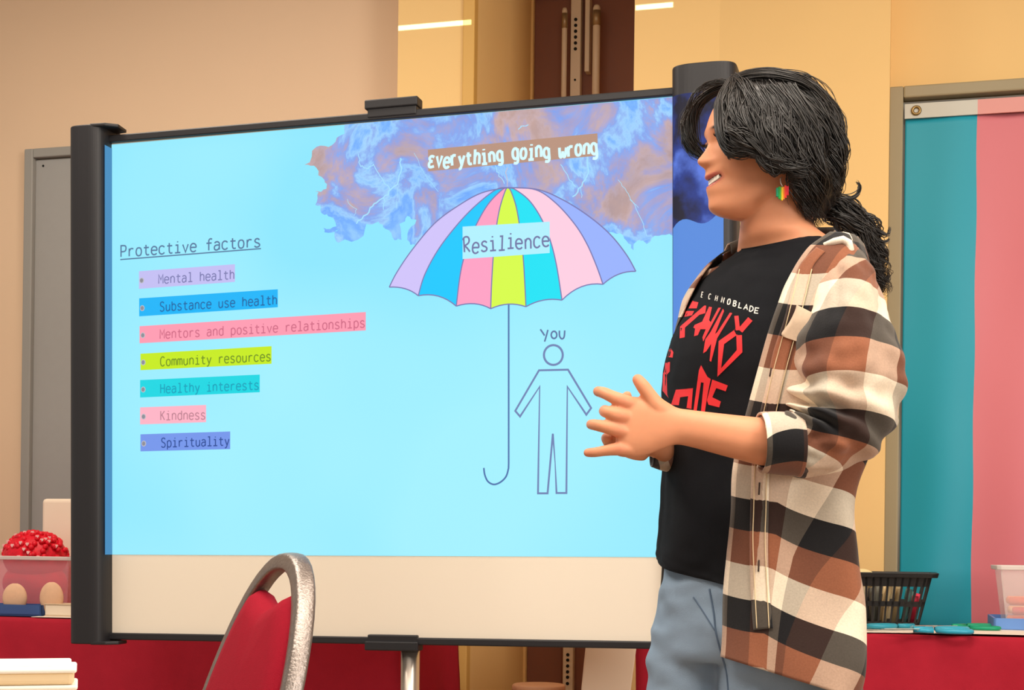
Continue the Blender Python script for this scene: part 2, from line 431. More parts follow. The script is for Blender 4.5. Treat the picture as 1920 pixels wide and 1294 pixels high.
for s in (-1, 1):
    e = base + BN * s * .42; e.z = .06
    leg = MB().tube([base + Vector((0, 0, .075)), base + BN * s * .2 + Vector((0, 0, .072)), e], [.026, .022, .018], 12).build('foot', M_black, bd, True)
    MB().tube([Vector((e.x, e.y, .03)) - BX * .015, Vector((e.x, e.y, .03)) + BX * .015], .03, 16).build('caster', M_dark, leg, True)
    f2 = floorpt(pxc, -.02) + BX * s * .0
MB().tube([base + Vector((0, 0, .05)) - BX * .05, base + Vector((0, 0, .05)) + BX * .05], .03, 12).build('base_hub', M_black, bd, True)

# ---- the projected slide (flat artwork on the flat screen)
SLIDE = MB()
def P2(px, py): return bp(px, py)
s_tl, s_tr, s_br, s_bl = P2(204, 272), P2(1266, 181), P2(1266, 1045), P2(204, 1040)
pimg = MB().add([BF(x, z, .001) for x, z in (s_tl, s_tr, s_br, s_bl)], [(0, 1, 2, 3)])
def slide_bg():
    m = emis((160, 238, 255)).copy(); nt = m.node_tree; b = nt.nodes['Principled BSDF']
    tc = nt.nodes.new('ShaderNodeTexCoord'); n = nt.nodes.new('ShaderNodeTexNoise'); n.inputs['Scale'].default_value = 1.1
    cr = nt.nodes.new('ShaderNodeValToRGB'); cr.color_ramp.elements[0].position = .35; cr.color_ramp.elements[0].color = lin((140, 230, 253))
    cr.color_ramp.elements[1].position = .65; cr.color_ramp.elements[1].color = lin((163, 240, 255))
    nt.links.new(tc.outputs['Object'], n.inputs['Vector']); nt.links.new(n.outputs['Fac'], cr.inputs[0]); nt.links.new(cr.outputs[0], b.inputs['Emission Color'])
    return m
simg = pimg.build('projected_slide', slide_bg(), bd)
class Art:
    def __init__(s): s.mb = MB(); s.mats = []
    def mi(s, rgb):
        m = emis(rgb)
        if m not in s.mats: s.mats.append(m)
        return s.mats.index(m)
    def poly(s, pts, rgb, h, px=True):
        q = [bp(*p) for p in pts] if px else pts
        tri = tessellate_polygon([[Vector((x, z, 0)) for x, z in q]])
        s.mb.add([BF(x, z, h) for x, z in q], [tuple(t) for t in tri], mi=s.mi(rgb)); return s
    def line(s, pts, w, rgb, h, px=True, closed=False):
        q = [Vector(bp(*p)) if px else Vector(p) for p in pts]
        if closed: q = q + [q[0]]
        n = len(q); v = []
        for i, p in enumerate(q):
            if closed and i in (0, n - 1): d0 = q[0] - q[n - 2]; d1 = q[1] - q[0]
            else:
                d0 = q[i] - q[i - 1] if i else q[1] - q[0]; d1 = q[i + 1] - q[i] if i < n - 1 else d0
            d0 = d0.normalized(); d1 = d1.normalized()
            t = d0 + d1
            t = d1 if t.length < .2 else t.normalized()
            nn = Vector((-t.y, t.x)); k = 1 / max(.5, abs(nn.dot(Vector((-d1.y, d1.x)))))
            v += [p + nn * w / 2 * k, p - nn * w / 2 * k]
        s.mb.add([BF(p.x, p.y, h) for p in v], [(2 * i, 2 * i + 1, 2 * i + 3, 2 * i + 2) for i in range(n - 1)], mi=s.mi(rgb)); return s
    def done(s, name): return s.mb.build(name, s.mats, simg, fixn=False)
PXM = 3.4 / 2700     # one photo pixel on the screen, metres
# single-stroke lettering; 's' strokes are smoothed, 'l' strokes are straight
GL = {}
def gdef(ch, txt):
    st = []
    for part in txt.split(';'):
        part = part.strip(); k = part[0]; nums = [float(a) for a in part[1:].split()]
        pts = list(zip(nums[0::2], nums[1::2])); st.append(cat(pts, 5) if k == 's' else pts)
    GL[ch] = st
for ch, t in {
 'a': 's.12 .43 .2 .5 .36 .5 .46 .4 .46 .2 .46 0;s.46 .29 .25 .3 .11 .22 .11 .06 .22 -.01 .36 .02 .46 .14',
 'b': 'l.12 .72 .12 0;s.12 .14 .2 .01 .36 .0 .48 .13 .48 .37 .36 .5 .2 .49 .12 .36',
 'c': 's.48 .42 .36 .5 .22 .5 .1 .38 .1 .12 .22 0 .36 0 .48 .08',
 'd': 'l.48 .72 .48 0;s.48 .14 .4 .01 .24 0 .12 .13 .12 .37 .24 .5 .4 .49 .48 .36',
 'e': 's.11 .27 .3 .27 .49 .27 .47 .42 .36 .5 .22 .5 .1 .37 .1 .13 .22 0 .38 0 .48 .07',
 'f': 's.52 .7 .38 .73 .28 .64 .27 .5 .27 0;l.1 .46 .48 .46',
 'g': 's.48 .36 .4 .49 .24 .5 .12 .37 .12 .15 .24 .02 .4 .03 .48 .16;s.48 .5 .48 .2 .48 -.08 .38 -.2 .16 -.18',
 'h': 'l.12 .72 .12 0;s.12 .34 .22 .5 .38 .5 .47 .38 .47 .2 .47 0',
 'i': 'l.14 .49 .31 .49 .31 0;l.1 0 .5 0;l.3 .66 .3 .73',
 'l': 'l.14 .72 .31 .72 .31 0;l.1 0 .5 0',
 'm': 'l.08 .5 .08 0;s.08 .4 .16 .5 .26 .47 .3 .32 .3 0;s.3 .4 .38 .5 .48 .47 .52 .32 .52 0',
 'n': 'l.12 .5 .12 0;s.12 .34 .22 .5 .38 .5 .47 .38 .47 .2 .47 0',
 'o': 's.3 .51 .16 .45 .1 .25 .16 .05 .3 -.01 .44 .05 .5 .25 .44 .45 .3 .51',
 'p': 'l.12 .5 .12 -.2;s.12 .14 .2 .01 .36 .0 .48 .13 .48 .37 .36 .5 .2 .49 .12 .36',
 'r': 'l.16 .5 .16 0;s.16 .32 .28 .48 .48 .47',
 's': 's.46 .43 .34 .51 .2 .49 .13 .38 .22 .28 .38 .22 .47 .12 .4 .01 .22 -.01 .1 .07',
 't': 's.26 .66 .26 .5 .26 .14 .34 .01 .5 .02;l.1 .48 .48 .48',
 'u': 's.12 .5 .12 .3 .13 .1 .24 -.01 .38 .02 .47 .16;l.47 .5 .47 0',
 'v': 'l.1 .5 .3 0 .5 .5', 'w': 's.06 .5 .1 .1 .18 .0 .28 .1 .31 .3;s.31 .3 .34 .08 .44 .0 .52 .15 .56 .48',
 'y': 'l.1 .5 .3 .02;s.5 .5 .4 .25 .28 -.05 .2 -.18 .08 -.19',
 'P': 'l.12 0 .12 .72 .34 .72;s.34 .72 .46 .67 .5 .53 .45 .38 .34 .33;l.34 .33 .12 .33',
 'M': 'l.09 0 .09 .72 .3 .3 .51 .72 .51 0',
 'S': 's.47 .62 .37 .72 .2 .71 .12 .58 .18 .43 .38 .33 .48 .18 .4 .01 .2 -.01 .1 .09',
 'C': 's.49 .62 .38 .72 .24 .71 .12 .56 .1 .36 .12 .15 .24 0 .38 0 .49 .1',
 'H': 'l.11 0 .11 .72;l.49 0 .49 .72;l.11 .38 .49 .38', 'K': 'l.12 0 .12 .72;l.5 .72 .12 .3;l.24 .42 .5 0',
 'E': 's.5 .5 .3 .56 .14 .48 .2 .34 .38 .3;s.38 .3 .18 .28 .1 .14 .2 .02 .5 .05',
 'R': 'l.14 0 .14 .72;s.06 .6 .22 .73 .42 .72 .5 .58 .42 .42 .16 .3;s.16 .32 .34 .18 .5 0',
 'T': 'l.06 .72 .54 .72;l.3 .72 .3 0', 'L': 'l.12 .72 .12 0 .5 0', 'A': 'l.08 0 .3 .72 .52 0;l.16 .25 .44 .25',
 'D': 'l.12 0 .12 .72 .3 .72 .48 .5 .48 .2 .3 0 .12 0', 'B': 'l.12 0 .12 .72 .4 .72 .46 .55 .38 .38 .12 .38;l.38 .38 .5 .2 .42 0 .12 0',
 'N': 'l.1 0 .1 .72 .5 0 .5 .72', 'O': 'l.2 .72 .1 .5 .1 .2 .2 0 .4 0 .5 .2 .5 .5 .4 .72 .2 .72', 'e2': 'l.48 .72 .12 .72 .12 0 .48 0;l.12 .36 .42 .36'
}.items(): gdef(ch, t)
def text(art, s, p0, p1, cap, w, rgb, h, jit=0, wave=0, rnd=None):
    """letters along the baseline p0-p1 (screen metres); cap = cap height in metres"""
    p0, p1 = Vector(p0), Vector(p1); n = len(s); d = (p1 - p0) / (n - .08); up = Vector((0, 1)); rnd = rnd or random.Random(3)
    for i, ch in enumerate(s):
        if ch == ' ': continue
        o = p0 + d * i + up * cap * jit * rnd.uniform(-1, 1) * .6; sc = cap / .72 * (1 + jit * rnd.uniform(-.5, .5)); tilt = jit * rnd.uniform(-.6, .6)
        for st in GL[ch]:
            pts = []
            for x, y in st:
                a = (x - .06) / .5
                pts.append(o + d * (a * .86) + up * y * sc + d.normalized() * y * sc * tilt)
            art.line(pts, w, rgb, h, px=False)
def zz(x, y): return (200 + x * .35546, 420 + y * .35546)
def z1(x, y): return (560 + x * .375, 180 + y * .375)
def z3(x, y): return (880 + x * .309, 560 + y * .309)
# bullet list
A = Art()
text(A, 'Protective factors', bp(*zz(74, 175)), bp(*zz(818, 120)), 22 * PXM, 2.9 * PXM, (85, 120, 158), .0022)
A.line([zz(74, 189), zz(816, 131)], 2.4 * PXM, (85, 120, 158), .0022)
for s, q, t0, t1, bul, c, tc_ in [
 ('Mental health', ((172, 250), (678, 213), (678, 306), (172, 343)), (276, 316), (680, 290), (187, 299), (195, 190, 243), (125, 125, 178)),
 ('Substance use health', ((173, 393), (904, 345), (904, 440), (173, 488)), (283, 461), (905, 424), (190, 445), (0, 180, 248), (18, 100, 165)),
 ('Mentors and positive relationships', ((175, 540), (1368, 465), (1368, 562), (175, 630)), (283, 606), (1368, 545), (193, 588), (255, 155, 178), (208, 108, 135)),
 ('Community resources', ((180, 685), (871, 645), (871, 738), (180, 772)), (285, 750), (872, 722), (195, 731), (198, 235, 22), (110, 145, 30)),
 ('Healthy interests', ((178, 824), (809, 795), (809, 888), (178, 916)), (285, 893), (809, 873), (195, 874), (0, 214, 226), (0, 160, 188)),
 ('Kindness', ((178, 968), (526, 955), (526, 1046), (178, 1058)), (285, 1035), (527, 1030), (197, 1017), (255, 180, 198), (192, 132, 148)),
 ('Spirituality', ((180, 1110), (653, 1095), (653, 1188), (180, 1200)), (290, 1178), (653, 1168), (198, 1159), (116, 150, 235), (40, 75, 150))]:
    A.poly([zz(*p) for p in q], c, .0015)
    text(A, s, bp(*zz(*t0)), bp(*zz(*t1)), 17.5 * PXM, 2.25 * PXM, tc_, .0026)
    for r, cc, hh in ((5.0, (190, 190, 200), .002), (3.6, (140, 140, 150), .0026)):
        b0 = Vector(bp(*zz(*bul)))
        A.poly([(b0.x + r * PXM * cos(k * pi / 8), b0.y + 1.15 * r * PXM * sin(k * pi / 8)) for k in range(16)], cc, hh, px=False)
A.done('bullet_list')
# cloud
def frac(pts, lv, amp, seed):
    r = random.Random(seed); pts = [Vector(p) for p in pts]
    for k in range(lv):
        o = []
        for i, p in enumerate(pts):
            q = pts[(i + 1) % len(pts)]; o.append(p); d = q - p
            if d.length > 5 and not (p.y < 200 and q.y < 200 and False):
                o.append((p + q) / 2 + Vector((-d.y, d.x)) * r.uniform(-amp, amp))
        pts = o
    return [tuple(p) for p in pts]
left = frac([z1(*p) for p in [(620, 740), (560, 745), (545, 690), (590, 620), (545, 600), (505, 640), (515, 720), (480, 722), (435, 665), (400, 630), (340, 640), (325, 700), (200, 735), (180, 690), (205, 665), (130, 682), (125, 660), (190, 652), (160, 605), (120, 590), (110, 550), (85, 545), (100, 480), (82, 478), (140, 465), (130, 420), (90, 360), (30, 345), (90, 255), (170, 245), (230, 190)]], 2, .22, 4)[:-3]
right = frac([z1(*p) for p in [(1870, 700), (1800, 700), (1740, 740), (1700, 720), (1675, 772), (1640, 725), (1590, 690), (1500, 640)]], 2, .25, 5)[:-3]
top = [(646, 234), (1265.5, 182)]
cloud = left + top + [(1265.5, 440)] + right + [(1000, 420), (900, 420), (830, 450)]
def cloudmat():
    m = emis((150, 160, 220)).copy(); m.name = 'storm_cloud_picture'; nt = m.node_tree; b = nt.nodes['Principled BSDF']
    tc = nt.nodes.new('ShaderNodeTexCoord')
    n1 = nt.nodes.new('ShaderNodeTexNoise'); n1.inputs['Scale'].default_value = 5.5; n1.inputs['Detail'].default_value = 9; n1.inputs['Roughness'].default_value = .62; n1.inputs['Distortion'].default_value = .55
    n2 = nt.nodes.new('ShaderNodeTexNoise'); n2.inputs['Scale'].default_value = 14; n2.inputs['Detail'].default_value = 8; n2.inputs['Distortion'].default_value = .8
    c1 = nt.nodes.new('ShaderNodeValToRGB'); e = c1.color_ramp.elements
    e[0].position = .33; e[0].color = lin((150, 205, 255)); e[1].position = .64; e[1].color = lin((194, 162, 156))
    for p, c in ((.40, (118, 178, 255)), (.45, (165, 215, 255)), (.49, (140, 172, 240)), (.535, (178, 168, 205)), (.58, (202, 174, 176))):
        x = e.new(p); x.color = lin(c)
    c2 = nt.nodes.new('ShaderNodeValToRGB'); f = c2.color_ramp.elements
    f[0].position = .36; f[0].color = lin((175, 205, 250)); f[1].position = .66; f[1].color = (1, 1, 1, 1)
    mx = nt.nodes.new('ShaderNodeMix'); mx.data_type = 'RGBA'; mx.blend_type = 'MULTIPLY'; mx.inputs[0].default_value = .30
    nt.links.new(tc.outputs['Object'], n1.inputs['Vector']); nt.links.new(tc.outputs['Object'], n2.inputs['Vector'])
    nt.links.new(n1.outputs['Fac'], c1.inputs[0]); nt.links.new(n2.outputs['Fac'], c2.inputs[0])
    nt.links.new(c1.outputs[0], mx.inputs[6]); nt.links.new(c2.outputs[0], mx.inputs[7]); nt.links.new(mx.outputs[2], b.inputs['Emission Color'])
    return m
cm = MB(); q = [bp(*p) for p in cloud]
cm.add([BF(x, z, .0014) for x, z in q], [tuple(t) for t in tessellate_polygon([[Vector((x, z, 0)) for x, z in q]])])
cl = cm.build('storm_cloud', cloudmat(), simg, fixn=False)
A = Art(); rr = random.Random(12)
def bolt(pts, w, c=(165, 225, 255)):
    q = [z1(*p) for p in pts]; o = []
    for a, b in zip(q, q[1:]):
        for k in range(4):
            t = k / 4; o.append((a[0] + (b[0] - a[0]) * t + rr.uniform(-2, 2), a[1] + (b[1] - a[1]) * t + rr.uniform(-2, 2)))
    o.append(q[-1]); A_ = Art(); A_.line(o, w * PXM, c, .0019); A_.done('lightning_bolt')
bolt([(510, 310), (515, 360), (500, 440), (460, 470), (430, 510), (380, 540), (340, 590), (290, 640)], 2.6)
bolt([(460, 470), (410, 400), (380, 345), (350, 360), (310, 350), (300, 290)], 1.6); bolt([(430, 510), (425, 570)], 1.6)
bolt([(500, 440), (490, 560)], .9); bolt([(240, 520), (290, 570), (280, 600)], .9); bolt([(1445, 300), (1445, 390), (1415, 450), (1370, 505)], 2.4)
bolt([(1310, 340), (1350, 410), (1385, 455)], 1.4); bolt([(1415, 450), (1415, 510)], 1); bolt([(1040, 360), (1044, 455)], 1.3, (210, 190, 200))
bolt([(1660, 520), (1720, 620), (1740, 700)], 1.2); bolt([(1600, 420), (1640, 480), (1660, 520), (1700, 560)], .9)
bolt([(980, 350), (1005, 400), (1030, 440)], 1.4); bolt([(1100, 170), (1120, 150), (1150, 145)], 1.6); bolt([(580, 290), (640, 400), (700, 480)], .8)
# umbrella
A = Art(); OUT = (122, 122, 178)
rib = [cat([z1(*p) for p in r], 8) for r in [
 [(1048, 460), (920, 485), (800, 550), (680, 640), (570, 770), (495, 880), (455, 957)],
 [(1048, 460), (985, 472), (870, 565), (770, 675), (690, 785), (630, 900), (600, 1000)],
 [(1048, 460), (1020, 470), (955, 535), (900, 625), (850, 740), (812, 880), (790, 1052)],
 [(1048, 460), (1035, 475), (1008, 560), (990, 660), (975, 800), (966, 950), (962, 1065)],
 [(1048, 460), (1062, 475), (1088, 550), (1106, 650), (1122, 780), (1132, 930), (1138, 1055)],
 [(1048, 460), (1085, 470), (1155, 525), (1215, 615), (1260, 725), (1292, 855), (1318, 1022)],
 [(1048, 460), (1185, 470), (1285, 535), (1380, 640), (1442, 740), (1490, 850), (1523, 943)],
 [(1048, 460), (1200, 470), (1330, 525), (1455, 605), (1560, 695), (1640, 795), (1687, 878)]]]
scal = [(535, 965), (700, 1002), (880, 1040), (1050, 1042), (1225, 1022), (1415, 955), (1600, 893)]
arcs = []
for i in range(7):
    a, b = rib[i][-1], rib[i + 1][-1]; c = z1(*scal[i])
    arcs.append([((1 - t) ** 2 * a[0] + 2 * t * (1 - t) * (2 * c[0] - (a[0] + b[0]) / 2) + t * t * b[0], (1 - t) ** 2 * a[1] + 2 * t * (1 - t) * (2 * c[1] - (a[1] + b[1]) / 2) + t * t * b[1]) for t in [k / 8 for k in range(9)]])
for i, c in enumerate([(208, 195, 250), (0, 200, 255), (255, 160, 196), (214, 250, 72), (0, 226, 245), (255, 206, 226), (152, 178, 255)]):
    A.poly(rib[i] + arcs[i][1:-1] + rib[i + 1][::-1][:-1], c, .0022)
for r in rib: A.line(r, 2.2 * PXM, OUT, .003)
for r in arcs: A.line(r, 2.2 * PXM, OUT, .003)
A.line([z1(1052, 1045)] + [z3(241, y) for y in range(100, 1031, 60)] + cat([z3(*p) for p in [(240, 1030), (225, 1080), (190, 1115), (150, 1128), (115, 1110), (96, 1070), (90, 1028)]], 5), 3.2 * PXM, (78, 115, 172), .003)
A.poly([z1(822, 655), z1(1257, 630), z1(1257, 787), z1(822, 817)], (176, 240, 255), .0036)
text(A, 'Resilience', bp(*z1(826, 788)), bp(*z1(1262, 752)), 26 * PXM, 3.2 * PXM, (112, 118, 165), .0042, jit=.12, rnd=random.Random(2))
A.done('umbrella_drawing')
A = Art()
A.poly([z1(648, 270), z1(1495, 188), z1(1497, 300), z1(650, 378)], (184, 146, 126), .0024)
text(A, 'Everything going wrong', bp(*z1(650, 362)), bp(*z1(1500, 286)), 26 * PXM, 5.2 * PXM, (214, 250, 255), .003, jit=.14, rnd=random.Random(5))
A.done('cloud_caption')
A = Art(); PC = (112, 132, 180)
for q in ([(432, 187), (445, 205), (458, 225)], [(478, 190), (470, 222), (458, 262)]): A.line([z3(*p) for p in q], 3 * PXM, (90, 116, 162), .002)
A.line([z3(515 + 17 * cos(k * pi / 8), 221 + 22 * sin(k * pi / 8)) for k in range(16)], 3 * PXM, (90, 116, 162), .002, closed=True)
A.line(cat([z3(*p) for p in [(548, 195), (549, 228), (562, 245), (576, 234), (580, 194)]], 4), 3 * PXM, (90, 116, 162), .002)
A.line([z3(511 + 57 * cos(k * pi / 16), 343 + 60 * sin(k * pi / 16)) for k in range(32)], 4.0 * PXM, PC, .002, closed=True)
A.line([z3(*p) for p in [(428, 535), (309, 716), (280, 682), (424, 436), (600, 432), (740, 665), (711, 705), (596, 535), (590, 1180), (530, 1180), (508, 820), (476, 1182), (418, 1182)]], 3.6 * PXM, PC, .002, closed=True)
A.done('figure_drawing')
# projector spill on the end posts, painted as glowing colour patches
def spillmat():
    m = emis((60, 100, 200)).copy(); m.name = 'painted_projection_spill'; nt = m.node_tree; b = nt.nodes['Principled BSDF']
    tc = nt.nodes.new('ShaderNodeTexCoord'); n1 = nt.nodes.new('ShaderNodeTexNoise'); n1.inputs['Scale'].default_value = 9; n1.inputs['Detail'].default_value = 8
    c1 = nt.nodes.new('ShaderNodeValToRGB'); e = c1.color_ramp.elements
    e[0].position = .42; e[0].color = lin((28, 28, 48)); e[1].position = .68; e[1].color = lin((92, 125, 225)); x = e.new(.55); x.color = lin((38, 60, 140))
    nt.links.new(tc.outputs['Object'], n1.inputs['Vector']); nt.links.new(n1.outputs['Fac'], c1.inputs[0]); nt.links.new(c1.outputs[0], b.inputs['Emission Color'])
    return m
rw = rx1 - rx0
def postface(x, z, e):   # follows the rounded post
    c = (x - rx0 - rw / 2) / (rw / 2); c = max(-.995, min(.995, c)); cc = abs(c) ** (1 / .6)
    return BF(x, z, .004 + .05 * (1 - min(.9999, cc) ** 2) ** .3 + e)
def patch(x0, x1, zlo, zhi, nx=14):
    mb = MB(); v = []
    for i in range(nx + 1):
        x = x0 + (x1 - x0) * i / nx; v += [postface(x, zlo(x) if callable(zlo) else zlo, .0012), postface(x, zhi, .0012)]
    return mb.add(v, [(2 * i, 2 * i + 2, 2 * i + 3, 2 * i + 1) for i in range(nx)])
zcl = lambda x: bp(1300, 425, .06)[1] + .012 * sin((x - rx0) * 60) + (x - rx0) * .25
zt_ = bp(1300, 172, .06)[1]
patch(rx0 + .004, rx1 - .02, zcl, zt_).build('cloud_spill_paint', spillmat(), pr, True, fixn=False)
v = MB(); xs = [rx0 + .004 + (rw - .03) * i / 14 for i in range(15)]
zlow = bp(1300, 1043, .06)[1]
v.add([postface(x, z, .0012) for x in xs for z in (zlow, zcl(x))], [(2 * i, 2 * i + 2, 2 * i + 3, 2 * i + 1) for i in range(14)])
v.build('blue_spill_paint', emis((88, 140, 222)), pr, True, fixn=False)
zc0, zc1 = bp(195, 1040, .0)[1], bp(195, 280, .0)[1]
MB().add([BF(lx1 + .001, z, h) for h in (.0, .035) for z in (zc0, zc1)], [(0, 1, 3, 2)]).build('blue_spill_paint', emis((70, 140, 190)), pl, fixn=False)

# ================================================================== TABLE ITEMS
def onz(px, py, z):
    r = ray(px, py); return CAMP + r * ((z - CAMZ) / r.z)
def room(p): return (p.x * cos(TH) - p.y * sin(TH), p.x * sin(TH) + p.y * cos(TH))
TT = TZ = TZR; TT += .003
# black slotted basket
bb = 4.01
aBR = QP(1722, 1170, bb)[0]; H = QP(1680, 1080, bb)[1] - TT; Wd, Dp = .26, .20
aBL = aBR - Wd
def bk(u, v, z):   # u,v in 0..1 across the bottom, flares upward
    fl_ = .034 * z / H
    return E(aBL - fl_ + u * (Wd + 2 * fl_), bb - fl_ * .6 + v * (Dp + 1.2 * fl_), TT + z)
bsk = thing('basket', E((aBL + aBR) / 2, bb + Dp / 2, TT), 'black plastic basket with slotted sides on the right table', 'basket')
M_blk = mat('black_plastic', (26, 25, 26), .4, spec=.5)
w = MB(); w.box(bk, 0, 1, 0, 1, 0, .004)
th = .012
for (z0, z1_) in ((0, .016), (.058, .072), (.112, H)):
    w.box(bk, 0, 1, 0, th, z0, z1_).box(bk, 0, 1, 1 - th, 1, z0, z1_).box(bk, 0, th, 0, 1, z0, z1_).box(bk, 1 - th, 1, 0, 1, z0, z1_)
for i in range(17):
    u = i / 16 * .94; w.box(bk, u, u + .019, 0, th, 0, H).box(bk, u, u + .024, 1 - th, 1, 0, H)
for i in range(13):
    u = i / 12 * .94; w.box(bk, 0, th, u, u + .03, 0, H).box(bk, 1 - th, 1, u, u + .03, 0, H)
w.box(bk, .97, 1, 0, .06, 0, H).box(bk, 0, .03, 0, .06, 0, H)
w.build('basket_wall', M_blk, bsk)
r = MB()
for (u0, u1, v0, v1) in ((-.045, 1.045, -.05, .02), (-.045, 1.045, .98, 1.05), (-.045, .01, -.05, 1.05), (.99, 1.045, -.05, 1.05)):
    r.box(bk, u0, u1, v0, v1, H - .004, H + .009)
bevel(r.build('rim', M_blk, bsk), .002)
rr = random.Random(4)
cols = [(240, 220, 170), (215, 195, 150), (225, 200, 150), (235, 60, 90), (240, 90, 110), (120, 120, 110), (90, 130, 125), (210, 60, 70), (220, 205, 170), (170, 150, 110)]
for i in range(20):
    u = .06 + .88 * (i % 10) / 9 + rr.uniform(-.02, .02); v_ = (.14 if i < 10 else .45) + rr.uniform(-.03, .03); hh = rr.uniform(.085, .118)
    a = bk(u, v_, .0085 + .006); b = bk(u + rr.uniform(-.03, .03), v_ + rr.uniform(0, .05), hh)
    mk = MB().tube([a, a + (b - a) * .7, a + (b - a) * .72, b], [.0075, .0075, .009, .0085], 10).build('marker', mat('marker_plastic', cols[(i * 7) % 10], .45), None, True)
    tag(mk, 'coloured marker standing inside the black slotted basket', 'marker', 'markers in the black basket')
sp = MB().sphere(bk(.42, .5, H - .012), .045, .03, .03, 12).build('sponge', mat('cream_sponge', (235, 215, 160), .9, bump=.5, bscale=90), None, True)
tag(sp, 'cream sponge poking out of the top of the black basket', 'sponge')
# papers on the right table
def sheet(px, py, rot, label, w_=.21, l_=.28, k=0, c=(240, 228, 214)):
    p = onz(px, py, TT); a, b = room(p); b = min(max(b, 3.755 + l_ / 2), 4.26 - l_ / 2); z = TZ + .0035 + k * .0012
    fn = lambda x, y, zz_: E(a + x * cos(rot) - y * sin(rot), b + x * sin(rot) + y * cos(rot), zz_)
    o = MB().box(fn, -w_ / 2, w_ / 2, -l_ / 2, l_ / 2, z, z + .001).build('paper_sheet', mat('paper', c, .8)); return tag(o, label, 'paper', 'sheets of paper on the red tables')
sheet(1668, 1187, .2, 'white sheet of paper on the right table, in front of the black basket')
sheet(1745, 1186, -.3, 'white sheet of paper on the right table, under the blue handled scissors', k=1)
sheet(1850, 1188, .05, 'white sheet of paper on the right table, below the green handled scissors', k=2)
# scissors
def scissors(px, py, rot, c, label, sc=1.0, lift=0, op=.22):
    p = onz(px, py, TT + .005); t = thing('scissors', (p.x, p.y, TT + .004 + lift), label, 'scissors')
    R3 = Matrix.Rotation(rot, 3, 'Z'); z0 = TT + .009 + lift
    for s in (1, -1):
        ca, sa = cos(s * op), sin(s * op)
        f = lambda x, y, z=0: Vector((p.x, p.y, z0 + z)) + R3 @ Vector((x * ca - y * sa, x * sa + y * ca, 0)) * sc
        pts = [f(-.012 - .035 + .038 * cos(k * pi / 12) - .035, s * .004 + .020 * sin(k * pi / 12), s * .002) for k in range(25)]
        MB().tube(pts, .0062 * sc, 8, False).tube([f(-.035, 0, s * .002), f(.012, 0, s * .002)], .006 * sc, 8).build('handle', mat('scissor_handle', c, .35), t, True)
        MB().prism([(0, -.008), (.03, -.008), (.085, 0), (.03, .006), (0, .007)], lambda x, y, h: f(x, y, h), s * .0015, s * .0015 + .0012).build('blade', M_silver, t)
    MB().tube([Vector((p.x, p.y, z0 - .003)), Vector((p.x, p.y, z0 + .005))], .004, 10).build('pivot_screw', M_silver, t, True)
scissors(1722, 1186, pi * .98, (50, 165, 195), 'blue handled scissors lying open on papers beside the black basket', 1.05, .003)
scissors(1706, 1180, .05, (40, 150, 175), 'teal handled scissors lying next to the right end of the black basket', 1.0, .003, .3)
scissors(1792, 1180, pi * 1.03, (0, 150, 110), 'green handled scissors lying left of the blue tray', .9, .003, .35)
# blue tray and clear bin on the right table
def tray(px, b, w_, d_, h, c, label, right):
    a = QP(px, 1170, b)[0]; a0, a1 = (a, a + w_) if right else (a - w_, a)
    t = MB()
    t.box(E, a0, a1, b, b + d_, TT + .001, TT + .006); e = .006
    t.box(E, a0, a1, b, b + e, TT, TT + h).box(E, a0, a1, b + d_ - e, b + d_, TT, TT + h).box(E, a0, a0 + e, b, b + d_, TT, TT + h).box(E, a1 - e, a1, b, b + d_, TT, TT + h)
    o = t.build('tray', mat('blue_plastic', c, .4)); tag(o, label, 'tray'); return a0, a1, b
ta0, ta1, tb = tray(1863, 3.98, .36, .26, .034, (104, 148, 214), 'pale blue plastic tray on the right table under the clear bin', True)
MP = mat('clear_plastic', (238, 232, 226), .25, spec=.5, alpha=.22)
def clear_bin(a0, a1, b0, b1, z0, h, label, flare=.02, m=MP):
    def fn(u, v, z):
        k = flare * z / h; return E(a0 - k + u * (a1 - a0 + 2 * k), b0 - k + v * (b1 - b0 + 2 * k), z0 + z)
    t = thing('storage_bin', E((a0 + a1) / 2, (b0 + b1) / 2, z0), label, 'storage bin'); e = .012
    w = MB().box(fn, 0, 1, 0, 1, 0, .003).box(fn, 0, 1, 0, e, 0, h).box(fn, 0, 1, 1 - e, 1, 0, h).box(fn, 0, e, 0, 1, 0, h).box(fn, 1 - e, 1, 0, 1, 0, h)
    w.build('bin_wall', m, t)
    r = MB()
    for q in ((-.03, 1.03, -.03, .01), (-.03, 1.03, .99, 1.03), (-.03, .01, -.03, 1.03), (.99, 1.03, -.03, 1.03)): r.box(fn, *q, h - .012, h)
    bevel(r.build('rim', mat('frosted_rim', (238, 230, 224), .4, alpha=.75), t), .002)
    return fn
hb_ = .165
fn = clear_bin(ta0 + .035, ta0 + .33, tb + .03, tb + .22, TT + .0075, hb_, 'clear plastic bin of orange and pink things at the right edge')
rr = random.Random(9)
MO = [mat('foam_' + str(i), c, .7) for i, c in enumerate([(240, 100, 70), (245, 135, 95), (232, 80, 80), (248, 180, 140)])]
for i in range(18):
    lay = i // 6; k = i % 6
    c = fn(.16 + .15 * (k % 5) + rr.uniform(-.02, .02), .2 + .28 * (k % 3), .018 + .026 * lay)
    ang = rr.uniform(-.5, .5); d = E(cos(ang), sin(ang), 0) * .03
    o = MB().tube([c - d, c - d * .9, c + d * .9, c + d], [.008, .011, .011, .008], 10).build('foam_stick', MO[i % 4], None, True)
    tag(o, 'orange or pink foam stick inside the clear bin on the blue tray', 'foam stick', 'foam sticks in the clear bin')
pb = onz(1906, 1166, TT + .03)
a_, b_ = room(pb)
